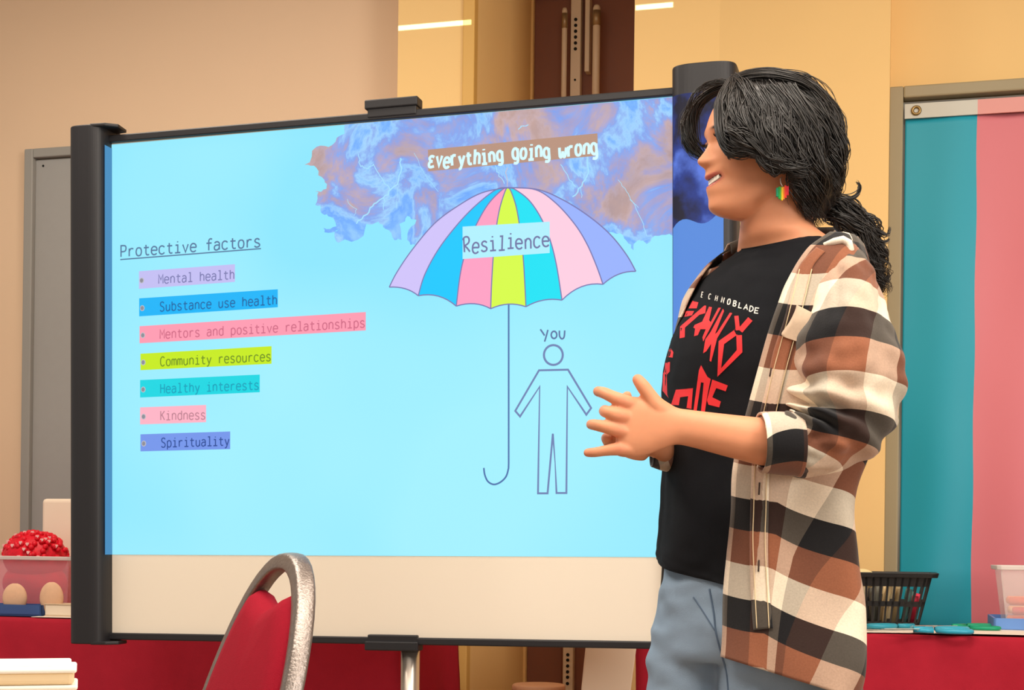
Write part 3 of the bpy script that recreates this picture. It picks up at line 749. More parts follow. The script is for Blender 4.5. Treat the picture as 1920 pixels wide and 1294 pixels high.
o = MB().sphere(E(ta0 + .064, tb + .0175, TT + .018), .0115, .0105, .0115, 14).build('pompom', mat('pink_pompom', (220, 50, 100), .9, bump=.8, bscale=300), None, True); tag(o, 'small hot pink pompom in front of the clear bin', 'pompom')
# left table: bin with red garland, wooden ovals, tray, box, book
TZ = TZL; TT = TZL + .003
la0, la1, lb = tray(77, 3.79, .36, .085, .034, (60, 92, 150), 'blue plastic tray on the left table under the pink bin', False)
hb2 = .125
rimr = QP(130, 1045, lb + .06)[0]
MPK = mat('pinkish_clear_plastic', (240, 160, 172), .3, spec=.5, alpha=.36)
zt0 = TT + .0075
zt1 = TT + .001
fn2 = clear_bin(QP(126, 1090, lb + .1)[0] - .36, QP(126, 1090, lb + .1)[0], lb + .10, lb + .27, zt1, QP(60, 1043, lb + .1)[1] - zt1, 'clear pinkish bin overflowing with a red heart garland on the left table', .015, MPK)
hz = QP(60, 1043, lb + .1)[1] - zt0
rr = random.Random(3); g = MB(); hp = []
RA = (QP(124, 1020, lb + .185)[0] - QP(10, 1020, lb + .185)[0]) / 2; cA = (QP(124, 1020, lb + .185)[0] + QP(10, 1020, lb + .185)[0]) / 2
RZ = QP(60, 992, lb + .185)[1] - QP(60, 1043, lb + .185)[1]
g.sphere(E(cA, lb + .185, zt0 + hz - .004), RA * .92, .075, RZ * .92, 16)
g.sphere(E(cA, lb + .185, zt0 + hz * .5 - .0), RA * .93, .06, hz * .42, 16)
for i in range(150):
    th_ = math.acos(rr.uniform(0, 1)); ph = rr.uniform(0, 2 * pi)
    n = Vector((sin(th_) * cos(ph), sin(th_) * sin(ph), cos(th_))); c = E(cA, lb + .185, zt0 + hz - .004) + E(n.x * RA * .93, n.y * .076, 0) + Vector((0, 0, n.z * RZ * .93))
    g.sphere(c, .009, .009, .009, 6)
    if n.y < -.1 and i % 3 == 0:
        c2 = c + E(n.x, n.y, 0) * .0085 + Vector((0, 0, n.z * .006)); k = .006
        hp.append(MB().prism([(k * x, k * y) for x, y in ((0, -1), (.9, .1), (.8, .75), (.35, .85), (0, .45), (-.35, .85), (-.8, .75), (-.9, .1))], lambda x, y, h, c2=c2: c2 + E(x, h, y), -.002, .001))
gt = g.build('heart_garland', mat('red_tinsel', (222, 10, 40), .5, nscale=150, namp=.4), None, True)
tag(gt, 'bright red garland with white hearts heaped in the left bin', 'garland')
M_ph = mat('pale_heart', (250, 190, 190), .6)
for x in hp: x.build('white_heart', M_ph, gt)
for (x, y, rw_, rh, lab) in ((28, 1107, 24, 29, 'left of the two tan wooden ovals in front of the pink bin'), (97, 1103, 23, 31, 'right of the two tan wooden ovals in front of the pink bin')):
    b = lb + .026; c = QP(x, y, b); k = 4.2 / 2700
    o = MB().sphere(E(c[0], b, zt0 + rh * k + .0), rw_ * k, .013, rh * k, 16).build('wooden_oval', mat('tan_wood', (226, 184, 150), .7, nscale=60, namp=.12), None, True)
    o.data.transform(Matrix.Identity(4)); tag(o, lab, 'wooden oval', 'wooden ovals by the pink bin')
a0 = QP(77, 1000, lb + .31)[0]; zt_ = QP(77, 935, lb + .31)[1]
tag(bevel(MB().box(E, a0, a0 + .26, lb + .31, lb + .39, TT, zt_).build('box', mat('cream_box', (244, 226, 204), .7)), .012, 3), 'tall cream box standing behind the pink bin on the left table', 'box')
a0 = la1 + .006; bo = lb + .01
bk_ = thing('book', E(a0 + .1, bo + .04, TT), 'pale book lying on the left table, right of the blue tray', 'book')
bevel(MB().box(E, a0, a0 + .2, bo, bo + .08, TT + .004, TT + .036).build('pages', mat('book_pages', (238, 222, 200), .8), bk_), .002)
bevel(MB().box(E, a0 - .002, a0 + .2, bo - .002, bo + .082, TT + .036, TT + .039).box(E, a0 - .002, a0 + .2, bo - .002, bo + .082, TT, TT + .004).build('cover', mat('book_cover', (214, 190, 160), .6), bk_), .001)
sheet(98, 1159, .1, 'pale sheet of paper on the left table, in front of the book', .16, .06)

# things below the screen
ps = onz(1010, 1287, .55)
st = thing('stool', (ps.x, ps.y + .45, 0), 'round tan stool top showing below the screen', 'stool')
d_ = 4.35; c = W(1010, 1300, d_); rS = 50 * d_ / 2700; zS = W(1010, 1283, d_).z
MB().tube([(c.x, c.y, zS - .03), (c.x, c.y, zS - .004), (c.x, c.y, zS), (c.x, c.y, zS + .0005)], [rS, rS, rS * .95, rS * .5], 28).build('seat', mat('tan_vinyl', (190, 140, 104), .6), st, True)
for k in range(4):
    a = pi / 4 + k * pi / 2
    MB().tube([(c.x + rS * .6 * cos(a), c.y + rS * .6 * sin(a), zS - .03), (c.x + rS * 1.2 * cos(a), c.y + rS * 1.2 * sin(a), 0)], .012, 8).build('leg', M_silver, st, True)
# foam board leaning at the right table's end
d_ = 3.60
bt_ = [W(1100, 1195, d_ + .02), W(1196, 1195, d_ + .02), W(1178, 1330, d_ - .05), W(1086, 1330, d_ - .05)]
q0, q1, q2, q3 = bt_
dn = (q3 - q0); q3 = q0 + dn * ((q0.z - .005) / (q0.z - q3.z)); dn = q2 - q1; q2 = q1 + dn * ((q1.z - .005) / (q1.z - q2.z))
nrm = (q1 - q0).cross(q3 - q0).normalized() * .02
if nrm.y < 0: nrm = -nrm
pbm = MB().add([q0, q1, q2, q3] + [x + nrm for x in (q0, q1, q2, q3)], [(0, 1, 2, 3), (7, 6, 5, 4), (0, 4, 5, 1), (1, 5, 6, 2), (2, 6, 7, 3), (3, 7, 4, 0)])
tag(bevel(pbm.build('foam_board', mat('cream_board', (232, 208, 184), .7)), .003), 'pale foam board leaning at the end of the right table, seen below the screen', 'board')

# ================================================================== FOREGROUND
# maroon banquet chair
CO = W(530, 1037, 1.95); CO.z = 0
S_ = Vector((.182, -.38, 0)).normalized(); K_ = Vector((-S_.y, S_.x, 0)).normalized()
if K_.x < 0: K_ = -K_
def CH(s, k, z): return CO + S_ * s + K_ * (k + max(0, z - .5) * .30 - .40 * .30) + Vector((0, 0, z))
M_ham = mat('hammered_silver_brown_frame', (150, 140, 134), .36, metal=.85, nscale=120, namp=.25, bump=.5, bscale=260)
M_red = mat('maroon_upholstery', (158, 20, 42), .9, spec=.15, nscale=180, namp=.12, bump=.3, bscale=700)
ch = thing('banquet_chair', CO, 'maroon upholstered banquet chair with hammered metal frame in the foreground', 'chair')
arch = []
zA, hw = .62, .195; zTop = .930
for k in range(61):
    t = k / 60
    if t < .25: arch.append((-hw, .46 + (zA - .46) * t / .25))
    elif t > .75: arch.append((hw, .46 + (zA - .46) * (1 - t) / .25))
    else:
        a = pi - pi * (t - .25) / .5
        arch.append((hw * (abs(cos(a)) ** .92) * (1 if cos(a) > 0 else -1), zA + (zTop - zA) * abs(sin(a)) ** .92))
rings = []
for i, (s, z) in enumerate(arch):
    a, b = arch[max(i - 1, 0)], arch[min(i + 1, 60)]; t = Vector((b[0] - a[0], b[1] - a[1])).normalized(); n = Vector((-t.y, t.x))
    rg = []
    for j in range(16):
        c_, s_ = cos(2 * pi * j / 16), sin(2 * pi * j / 16)
        u = .0118 * abs(c_) ** .5 * (1 if c_ > 0 else -1); v = .0135 * abs(s_) ** .5 * (1 if s_ > 0 else -1)
        rg.append(CH(s + n.x * u, v, z + n.y * u))
    rings.append(rg)
MB().rings(rings).build('back_frame', M_ham, ch, True)
pad = []
inn = [(s * .935, z - .012) for s, z in arch[12:49]]
pad = [(s, z) for s, z in inn if z < .893]
lft = [p for p in pad if p[0] < 0]; rgt = [p for p in pad if p[0] >= 0]
x0, x1 = lft[-1][0], rgt[0][0]
dip = [(x0 + (x1 - x0) * k / 16, .893 - .030 * (1 - abs(2 * k / 16 - 1)) ** .9) for k in range(1, 16)]
pad = lft + dip + rgt
def padprism(pts, k0, k1, name, par):
    n = len(pts); cx_ = sum(p[0] for p in pts) / n; cz_ = sum(p[1] for p in pts) / n
    rg = []
    for f, k in ((.2, k0), (.75, k0 + .003), (.93, k0 + .008), (1, (k0 + k1) / 2 - .004), (1, (k0 + k1) / 2 + .004), (.93, k1 - .008), (.75, k1 - .003), (.2, k1)):
        rg.append([CH(cx_ + (p[0] - cx_) * f, k, cz_ + (p[1] - cz_) * f) for p in pts])
    return MB().rings(rg).build(name, M_red, par, True)
padprism([(-hw * .935, .47)] + pad + [(hw * .935, .47)], -.026, .026, 'back_pad', ch)
def seatpt(s, k, z): return CO + S_ * s + K_ * k + Vector((0, 0, z))
sp_ = []
for k in range(40):
    a = 2 * pi * k / 40; sp_.append((.215 * abs(cos(a)) ** .5 * (1 if cos(a) > 0 else -1), -.24 + .21 * abs(sin(a)) ** .5 * (1 if sin(a) > 0 else -1)))
MB().rings([[seatpt(x * f, -.24 + (y + .24) * f, z) for x, y in sp_] for f, z in ((.3, .415), (.97, .418), (1, .435), (1, .45), (.95, .465), (.6, .475), (.1, .477))]).build('seat', M_red, ch, True)
for sx in (-1, 1):
    MB().tube([CH(sx * hw, 0, .47), seatpt(sx * hw, -.02, .3), seatpt(sx * (hw + .0), .05, 0)], .0125, 10).build('leg', M_ham, ch, True)
    MB().tube([seatpt(sx * .19, -.40, .42), seatpt(sx * .2, -.43, 0)], .0125, 10).build('leg', M_ham, ch, True)
# stack of cream trays on a small table in front
ds = 1.2
c0 = W(0, 1300, ds); kk = ds / 2700
M_cream = mat('cream_card', (244, 216, 172), .6, nscale=20, namp=.02)
M_whitecard = mat('white_card', (250, 244, 232), .55)
ft_ = thing('side_table', (c0.x - .1, c0.y + .12, 0), 'small table in the lower left front corner carrying stacked trays', 'table')
tz = .735
MB().box(ident, c0.x - .35, c0.x + .14, c0.y - .1, c0.y + .35, tz - .03, tz).build('tabletop', mat('laminate', (200, 180, 150), .5), ft_)
for sx in (c0.x - .32, c0.x + .11):
    for sy in (c0.y - .07, c0.y + .32): MB().tube([(sx, sy, 0), (sx, sy, tz - .03)], .013, 10).build('leg', M_silver, ft_, True)
DX = ray(150, 1260); DX.z = 0; DX.normalize(); XX = Vector((DX.y, -DX.x, 0))
def traybox(xr, ytop, ybot, label, yo):
    zt_, zb_ = W(70, ytop, ds).z, W(70, ybot, ds).z
    o_ = W(xr, 1260, ds); o_.z = 0
    fn = lambda a, b, c: o_ + XX * a + DX * b + Vector((0, 0, c))
    t = thing('tray_box', fn(-.15, .04, zb_), label, 'box', 'cream boxes stacked in the front corner')
    bevel(MB().box(fn, -.298, -.002, yo + .002, .068, zb_, zt_ - .0035).build('tray', M_cream, t), .004, 3)
    bevel(MB().box(fn, -.3, 0, yo, .07, zt_ - .0042, zt_).build('lid', M_whitecard, t), .002, 3)
zlow = 1030 + (.95 - tz) / kk
traybox(133, 1245, 1252, 'topmost cream tray of the stack in the lower left corner', .02)
traybox(144, 1252.3, 1284, 'thick cream box second from top in the lower left stack', 0)
traybox(146, 1284.3, zlow - 8, 'lowest cream box of the stack in the lower left corner', 0)
# ================================================================== PERSON
PD = 2.4; K = PD / FPX
def P(px, py, dz=0): return W(px, py, PD + dz)
def ringpts(L, R, hd, n, ex=2.0, dip=0, t0=0, t1=2 * pi, closed=True, grow=0):
    """ellipse through L and R (px,py,dz); hd = half thickness along the view; t<0 side faces the camera"""
    l, r = P(*L), P(*R); c = (l + r) / 2; a = (r - l) / 2; al = a.length; an = a / al
    d = CF; out = []
    for j in range(n):
        t = t0 + (t1 - t0) * j / (n if closed else n - 1)
        cs, sn = cos(t), sin(t)
        cs = abs(cs) ** (2 / ex) * (1 if cs > 0 else -1); sn = abs(sn) ** (2 / ex) * (1 if sn > 0 else -1)
        p = c + an * (al + grow) * cs + d * (hd + grow) * sn
        if dip and sn < 0: p.z -= dip * K * (-sn)
        out.append(p)
    return out
def keys(lst, n):     # interpolate ring keys (Lx,Ly,Ldz,Rx,Ry,Rdz,hd[,extra...])
    return cat(lst, n)
def loftk(mb, lst, nseg=6, n=40, ex=2.0, cap=True, grow=0):
    rg = [ringpts(k[0:3], k[3:6], k[6], n, ex, k[7] if len(k) > 7 else 0, grow=grow) for k in keys(lst, nseg)]
    mb.rings(rg, cap); return rg
def voxel(me, size, name, smooth=2, fac=.5):
    o = bpy.data.objects.new('tmp', me); COL.objects.link(o)
    md = o.modifiers.new('r', 'REMESH'); md.mode = 'VOXEL'; md.voxel_size = size
    if smooth:
        ms = o.modifiers.new('s', 'SMOOTH'); ms.iterations = smooth; ms.factor = fac
    dg = bpy.context.evaluated_depsgraph_get(); dg.update()
    out = bpy.data.meshes.new_from_object(o.evaluated_get(dg)); out.name = name
    bpy.data.objects.remove(o); bpy.data.meshes.remove(me); return out
def bvh(me): return BVHTree.FromPolygons([v.co.copy() for v in me.vertices], [tuple(p.vertices) for p in me.polygons])

# ---- head (profile read from the photograph; faces left, slightly towards us)
HYAW = radians(12)
HF = Vector((-cos(HYAW), -sin(HYAW), 0)); HL = Vector((sin(HYAW), -cos(HYAW), 0)); HZ = Vector((0, 0, 1))
HC = P(1432, 300, .0)                # head centre, on the midline
def HP(x, y, z): return HC + HF * x + HL * y + HZ * z
FP = [(150, 1440), (156, 1405), (165, 1380), (178, 1358), (195, 1342), (215, 1331), (235, 1324), (250, 1321), (260, 1320), (270, 1322), (278, 1325), (290, 1325), (305, 1324), (320, 1322), (330, 1318.5), (338, 1318.5), (345, 1321), (352, 1323), (358, 1322), (365, 1321), (371, 1322.5), (377, 1324.5), (385, 1325), (393, 1325), (400, 1328), (406, 1336), (411, 1350), (415, 1372)]
BP = [(150, 1442), (156, 1480), (165, 1508), (185, 1532), (210, 1549), (240, 1558), (270, 1560), (300, 1556), (330, 1540), (355, 1515), (380, 1495), (400, 1470), (411, 1440), (415, 1400)]
HW = [(150, .004), (156, .030), (165, .046), (185, .061), (210, .069), (240, .0725), (270, .072), (300, .069), (330, .064), (350, .060), (370, .055), (385, .049), (400, .037), (408, .026), (415, .010)]
EXF = [(150, 2), (230, 2.25), (270, 2.15), (310, 1.85), (345, 1.72), (380, 1.75), (400, 1.9), (415, 2)]
NOSE = [(268, 0), (276, 1.5), (285, 5), (295, 9.5), (303, 14), (309, 17), (314, 16.5), (319, 12), (323, 6), (327, 1.5), (330, 0)]
NW = [(270, .007), (290, .0075), (303, .0095), (311, .0125), (318, .0125), (330, .010)]
def g(x, s): return exp(-(x / s) ** 2)
NH, NV = 220, 150
rings = []
for i in range(NV + 1):
    py = 150.5 + (414.5 - 150.5) * i / NV
    F = (1432 - sm(FP, py)) * K; B = (1432 - sm(BP, py)) * K; w = sm(HW, py); ex = sm(EXF, py); z = (300 - py) * K
    c = B + (F - B) * (.42 if py < 330 else .42)
    rr_ = []
    for j in range(NH):
        t = 2 * pi * j / NH
        cs, sn = cos(t), sin(t); e = ex if cs > 0 else 2.1
        x = c + ((F - c) if cs > 0 else (c - B)) * abs(cs) ** (2 / e) * (1 if cs > 0 else -1)
        y = w * abs(sn) ** (2 / e) * (1 if sn > 0 else -1)
        if cs > 0:
            x += 1.28 * max(0, sm(NOSE, py)) * K * g(y, sm(NW, py)) ** 1.0
            ay = abs(y)
            x += .0035 * g(ay - .0135, .005) * g(py - 314, 6)                      # nostril wings
            x -= .0035 * g(ay - .006, .0035) * g(py - 323, 3)                      # nostrils
            x -= .010 * g(ay - .031, .014) * g(py - 274, 11)                       # eye sockets
            x += .003 * g(ay - .028, .020) * g(py - 252, 7)                        # brow ridge
            x += .0045 * g(ay - .036, .016) * g(py - 312, 20)                      # cheeks lifted by the smile
            ml = 350 - 9 * (ay / .027) ** 1.6                                        # lips curve upwards
            op = max(0, 1 - (ay / .027) ** 2) ** .5
            hgap = 5.8 * op
            q = abs(py - ml)
            if ay < .028 and q < hgap: x -= .011 * (1 - (q / hgap) ** 4)
            x += .0018 * g(q - hgap - 4, 4) * (op if ay < .027 else 0)
            x -= .0035 * g(ay - .031, .004) * g(py - 342, 9)                       # smile fold
        rr_.append(HP(x, y, z))
    rings.append(rr_)
BODY = MB().rings(rings)
# ear
for s in (1, -1):
    ec = HP((1432 - 1471) * K, s * .066, (300 - 298) * K)
    for k_ in range(1):
        pts = []
        for k in range(22):
            a = -2.0 + 4.6 * k / 21
            pts.append(ec + HF * (-.004 - .0135 * cos(a + .2) * (1 if k < 18 else .8)) + HZ * (.026 * sin(a)) + HL * s * (.007 + .004 * cos(a)))
        BODY.tube(pts, [.0042] * 16 + [.005, .0055, .006, .006, .0055, .004], 8)
    BODY.sphere(ec + HF * -.004 + HL * s * .001, .012, .006, .024, 10, ax=Matrix((HF, HL, HZ)).transposed())
    BODY.sphere(ec + HF * .002 + HL * s * .004 - HZ * .025, .0075, .005, .009, 8, ax=Matrix((HF, HL, HZ)).transposed())
# neck and inner torso
loftk(BODY, [(1395, 375, .0, 1525, 350, .0, .050), (1392, 400, .0, 1524, 385, 0, .052), (1388, 425, .01, 1525, 415, -.005, .054), (1385, 450, .02, 1532, 432, -.02, .056), (1378, 480, .05, 1560, 455, -.04, .062), (1345, 515, .09, 1585, 500, -.09, .07), (1310, 560, .10, 1590, 555, -.10, .085), (1270, 640, .09, 1575, 640, -.09, .105), (1258, 700, .09, 1570, 700, -.09, .105), (1262, 800, .08, 1560, 800, -.08, .095), (1262, 930, .08, 1560, 930, -.08, .10), (1262, 1060, .07, 1572, 1060, -.07, .10), (1262, 1180, .06, 1570, 1180, -.06, .09), (1280, 1230, .06, 1550, 1230, -.06, .07)], 5, 40)
# legs inside the jeans
FLOORY = 2099
for (xa, xb, dz, lo) in ((1254, 1372, .065, (1265, 1335)), (1388, 1556, -.05, (1420, 1495))):
    loftk(BODY, [(xa, 1180, dz, xb, 1180, dz, .062), (xa + 3, 1300, dz, xb - 6, 1300, dz, .066), (xa + 10, 1450, dz, xb - 18, 1450, dz, .060), (lo[0] - 14, 1620, dz, lo[1] + 18, 1620, dz, .052), (lo[0] - 12, 1740, dz, lo[1] + 16, 1740, dz + .01, .052), (lo[0] + 4, 1900, dz, lo[1] - 4, 1900, dz + .01, .036), (lo[0] + 6, 2040, dz, lo[1] - 6, 2040, dz + .01, .034), (lo[0] + 8, 2075, dz, lo[1] - 8, 2075, dz + .01, .03)], 5, 28)
# near (left) arm: upper arm, elbow, forearm, wrist, palm
ARM = [(1545, 520, -.11, 1600, 500, -.11, .045), (1535, 600, -.13, 1640, 600, -.13, .05), (1530, 690, -.15, 1640, 700, -.15, .048), (1528, 750, -.16, 1635, 790, -.16, .046), (1520, 785, -.165, 1600, 850, -.165, .046), (1490, 788, -.17, 1520, 872, -.17, .045), (1430, 784, -.17, 1440, 874, -.17, .044), (1380, 779, -.172, 1385, 862, -.172, .042), (1335, 774, -.174, 1336, 849, -.174, .036), (1295, 769, -.176, 1295, 838, -.176, .029), (1270, 765, -.178, 1267, 834, -.178, .0245), (1248, 755, -.18, 1240, 843, -.18, .022), (1222, 748, -.18, 1212, 853, -.18, .020), (1198, 745, -.18, 1188, 857, -.18, .018), (1178, 743, -.18, 1166, 857, -.18, .0165), (1164, 746, -.179, 1152, 852, -.179, .0125)]
loftk(BODY, ARM, 5, 36, 2.3)
def finger(pts, r):
    n = 7; q = cat([p + (rr,) for p, rr in zip(pts, r)], n); w = [P(*p[:3]) for p in q]; rad = [p[3] for p in q]
    d = (w[-1] - w[-2]).normalized(); e = rad[-1]
    w += [w[-1] + d * e * .5, w[-1] + d * e * .85, w[-1] + d * e * .99]; rad += [e * .86, e * .5, e * .12]
    BODY.tube(w, rad, 14); return w
finger([(1188, 759, -.182), (1166, 752, -.190), (1148, 744, -.185), (1133, 737, -.168), (1121, 734, -.148)], [.0115, .0115, .0098, .0092, .0082])   # index
finger([(1185, 783, -.182), (1160, 779, -.194), (1143, 774, -.190), (1134, 771, -.168), (1138, 772, -.142)], [.0115, .0115, .0102, .0095, .0088])   # middle
finger([(1185, 812, -.182), (1157, 806, -.192), (1132, 800, -.190), (1117, 797, -.176), (1108, 796, -.158)], [.0115, .0112, .0097, .009, .0080])  # ring
finger([(1185, 842, -.182), (1158, 842, -.188), (1135, 845, -.186), (1117, 848, -.182), (1102, 849, -.176)], [.0110, .0104, .0085, .0078, .0070])  # little
finger([(1252, 778, -.182), (1232, 762, -.186), (1218, 742, -.188), (1206, 725, -.188), (1196, 712, -.184)], [.0165, .0145, .0115, .0108, .0090])   # thumb
for (x, y) in ((1166, 753), (1162, 780), (1160, 807), (1161, 841)): BODY.sphere(P(x, y, -.191), .0088, .0075, .0088, 8)
# far (right) arm and hand, held behind the near hand
ARM2 = [(1335, 530, .12, 1385, 530, .12, .042), (1305, 620, .15, 1370, 620, .15, .045), (1305, 720, .19, 1365, 720, .19, .042), (1310, 790, .20, 1358, 800, .20, .040), (1295, 805, .16, 1310, 875, .16, .039), (1262, 808, .07, 1262, 875, .07, .036), (1238, 806, -.01, 1236, 866, -.01, .030), (1222, 803, -.06, 1219, 856, -.06, .024), (1210, 792, -.085, 1207, 864, -.085, .020), (1190, 788, -.10, 1186, 862, -.10, .018), (1170, 788, -.112, 1166, 855, -.112, .015)]
loftk(BODY, ARM2, 5, 32, 2.2)
finger([(1190, 800, -.105), (1172, 790, -.118), (1168, 768, -.130), (1171, 750, -.138), (1176, 742, -.142)], [.0108, .0104, .009, .0085, .0075])
finger([(1180, 806, -.108), (1156, 800, -.124), (1146, 800, -.142), (1150, 800, -.160)], [.0108, .010, .009, .008])
finger([(1180, 824, -.108), (1152, 822, -.128), (1138, 822, -.146), (1140, 822, -.164)], [.0108, .010, .0092, .0082])
finger([(1182, 842, -.108), (1158, 838, -.125), (1142, 832, -.140), (1138, 826, -.152)], [.010, .0092, .0082, .0074])
finger([(1205, 800, -.09), (1198, 782, -.105), (1190, 768, -.118), (1184, 758, -.126)], [.014, .012, .0105, .009])
bm_ = voxel(BODY.mesh('person'), .0022, 'person', 3, .5)
def skinmat():
    m = mat('skin', (214, 142, 104), .5, spec=.35, sss=.12)
    nt = m.node_tree; b = nt.nodes['Principled BSDF']
    vc = nt.nodes.new('ShaderNodeVertexColor'); vc.layer_name = 'Col'
    n = nt.nodes.new('ShaderNodeTexNoise'); n.inputs['Scale'].default_value = 60; tc = nt.nodes['Texture Coordinate']
    mr = nt.nodes.new('ShaderNodeMapRange'); mr.inputs[3].default_value = .94; mr.inputs[4].default_value = 1.06
    mx = nt.nodes.new('ShaderNodeVectorMath'); mx.operation = 'SCALE'
    nt.links.new(tc.outputs['Object'], n.inputs['Vector']); nt.links.new(n.outputs['Fac'], mr.inputs[0])
    nt.links.new(vc.outputs['Color'], mx.inputs[0]); nt.links.new(mr.outputs[0], mx.inputs['Scale']); nt.links.new(mx.outputs[0], b.inputs['Base Color'])
    return m
SK, LIP, BROW, NAILC, KN = lin((222, 152, 114)), lin((190, 98, 88)), lin((40, 26, 22)), lin((222, 160, 136)), lin((214, 128, 98))
att = bm_.color_attributes.new('Col', 'FLOAT_COLOR', 'POINT')
def mixc(a, b, t): t = max(0, min(1, t)); return tuple(x + (y - x) * t for x, y in zip(a, b))
kn = [P(x, y, -.195) for x, y in ((1166, 753), (1162, 780), (1160, 807), (1161, 841))] + [P(1121, 734, -.148), P(1138, 772, -.142), P(1108, 796, -.158), P(1102, 849, -.176), P(1196, 712, -.184)]
data = []
for v in bm_.vertices:
    p = v.co - HC; x, y, z = p.dot(HF), p.dot(HL), p.z; c = SK
    py = 300 - z / K
    if 240 < py < 400 and x > .05:
        ay = abs(y); ml = 350 - 9 * (ay / .027) ** 1.6; op = max(0, 1 - (ay / .029) ** 2) ** .5; q = abs(py - ml)
        c = mixc(c, LIP, 1.3 * op * max(0, min(1, (6.2 * op + 6.5 - q) / 3)))
        if ay < .026 and q < 5.5 * op and x < .103: c = lin((90, 35, 35))
        c = mixc(c, BROW, 1.5 * g(ay - .030, .014) * g(py - 254 - 60 * (ay - .03), 3.2))
    elif v.co.x < P(1290, 0, -.18).x and P(0, 900, 0).z < v.co.z < P(0, 690, 0).z:
        for q in kn: c = mixc(c, KN, .6 * g((v.co - q).length, .011))
    data += list(c)
att.data.foreach_set('color', data)
person = link('person', bm_, skinmat(), None, True)
tag(person, 'person in a brown checked flannel shirt and black printed tee, hands together, facing left', 'person')
# teeth, eyes
M_teeth = mat('teeth', (245, 238, 225), .25, spec=.5)
def faceF(py): return (1432 - sm(FP, py)) * K
tm = MB(); rg = []
for py in (341, 343, 347, 351, 352.5):
    r_ = []
    for j in range(25):
        a = (j / 24 - .5) * 2; y = .023 * a
        F = (1432 - 1320) * K; w = .060; c = 0.03
        x = c + (F - c) * max(0, 1 - (abs(y) / w) ** 1.75) ** (1 / 1.75) - .0052 + .0006 * abs(sin(j * pi / 3))
        r_.append(HP(x, y, (300 - py - 1.5 + 9 * (abs(y) / .027) ** 1.6) * K))
    rg.append(r_)
bk_r = [[p - HF * .003 for p in r] for r in rg[::-1]]
loop = rg + bk_r
tm.rings(loop + [rg[0]], False, closed=False)
tm.build('teeth', M_teeth, person, True)
for s in (1, -1):
    e = HP((1432 - 1334) * K - .0065, s * .031, (300 - 273) * K)
    eo = MB().sphere(e, .0112, .0112, .0112, 16).build('eye', mat('eye_white', (235, 228, 222), .15), person, True)
    MB().sphere(e + HF * .0062 - HL * s * .001, .0058, .0058, .0058, 12).build('iris', mat('dark_iris', (45, 28, 20), .1), eo, True)
    lid = MB()
    for a0, a1, dz_ in ((.15, 1.35, 1), (-1.5, -.95, 1)):
        rg = []
        for k in range(7):
            el = a0 + (a1 - a0) * k / 6
            rg.append([e + (HF * cos(el) * cos(b) + HL * sin(b) * cos(el) + HZ * sin(el)) * .0121 for b in [(-1.35 + 2.7 * q / 14) for q in range(15)]])
        lid.rings(rg, False, closed=False)
    lo_ = lid.build('eyelid', mat('eyelid_skin', (196, 122, 92), .5), person, True)
    la = MB()
    for q in range(15):
        b = -1.25 + 2.5 * q / 14; el = .15
        d = HF * cos(el) * cos(b) + HL * sin(b) * cos(el) + HZ * sin(el)
        la.tube([e + d * .0121, e + d * .0165 + HZ * .0005, e + d * .019 + HZ * .003], [.0006, .0005, .0002], 4)
    la.build('eyelash', mat('black_lash', (15, 12, 12), .6), person)
# ---- jeans
JB = MB()
loftk(JB, [(1252, 1045, .08, 1592, 1045, -.08, .110), (1246, 1075, .08, 1594, 1075, -.08, .114), (1236, 1130, .075, 1598, 1130, -.075, .124), (1226, 1190, .07, 1598, 1190, -.07, .13), (1222, 1235, .07, 1592, 1235, -.07, .115)], 5, 48)
for (xa, xb, dz, lo) in ((1218, 1392, .065, (1232, 1352)), (1352, 1590, -.05, (1392, 1520))):
    loftk(JB, [(xa + 6, 1180, dz, xb - 8, 1180, dz, .085), (xa, 1235, dz, xb, 1235, dz, .094), (xa - 4, 1300, dz, xb - 6, 1300, dz, .094), (xa + 2, 1450, dz, xb - 22, 1450, dz, .088), (lo[0] - 8, 1650, dz, lo[1] + 12, 1650, dz, .075), (lo[0] - 4, 1850, dz, lo[1] + 4, 1850, dz, .070), (lo[0], 2060, dz, lo[1], 2060, dz, .070)], 6, 36)
jm = voxel(JB.mesh('jeans'), .005, 'jeans', 6)
nco = []
for v, n in [(v.co.copy(), v.normal.copy()) for v in jm.vertices]:
    p = v
    f = .0075 * noise.noise(Vector((p.x * 8, p.y * 8, p.z * 22 + 6 * p.x))) + .0035 * noise.noise(Vector((p.x * 22, p.y * 22, p.z * 40 + 5)))
    nco += list(p + n * (f + .003))
jm.vertices.foreach_set('co', nco); jm.update()
def denim():
    m = mat('light_blue_denim', (138, 160, 182), .85, nscale=14, namp=.16, bump=.35, bscale=900)
    return m
jeans = link('jeans', jm, denim(), person, True)
jb = bvh(jm)
def onto(tree, px, py, off=.0012):
    o = CAMP; d = ray(px, py).normalized(); h = tree.ray_cast(o, d)
    if h[0] is None: return None
    return h[0] - d * off if h[1].dot(d) < 0 else h[0] - d * off
def seamline(tree, pts, r, name, m, par, n=8, off=.0012):
    q = [onto(tree, x, y, off) for x, y in cat(pts, n)]; q = [x for x in q if x is not None]
    return MB().tube(q, r, 6).build(name, m, par, True) if len(q) > 2 else None
M_st = mat('denim_seam', (92, 112, 136), .9)
seamline(jb, [(1330, 1105), (1338, 1150), (1342, 1185), (1352, 1225), (1362, 1262), (1366, 1310)], .0016, 'seam', M_st, jeans)
seamline(jb, [(1300, 1120), (1320, 1150), (1340, 1182)], .0012, 'seam', M_st, jeans)
seamline(jb, [(1558, 1268), (1560, 1290), (1562, 1330)], .0012, 'seam', M_st, jeans)
M_shoe = mat('white_shoe', (215, 210, 205), .5)
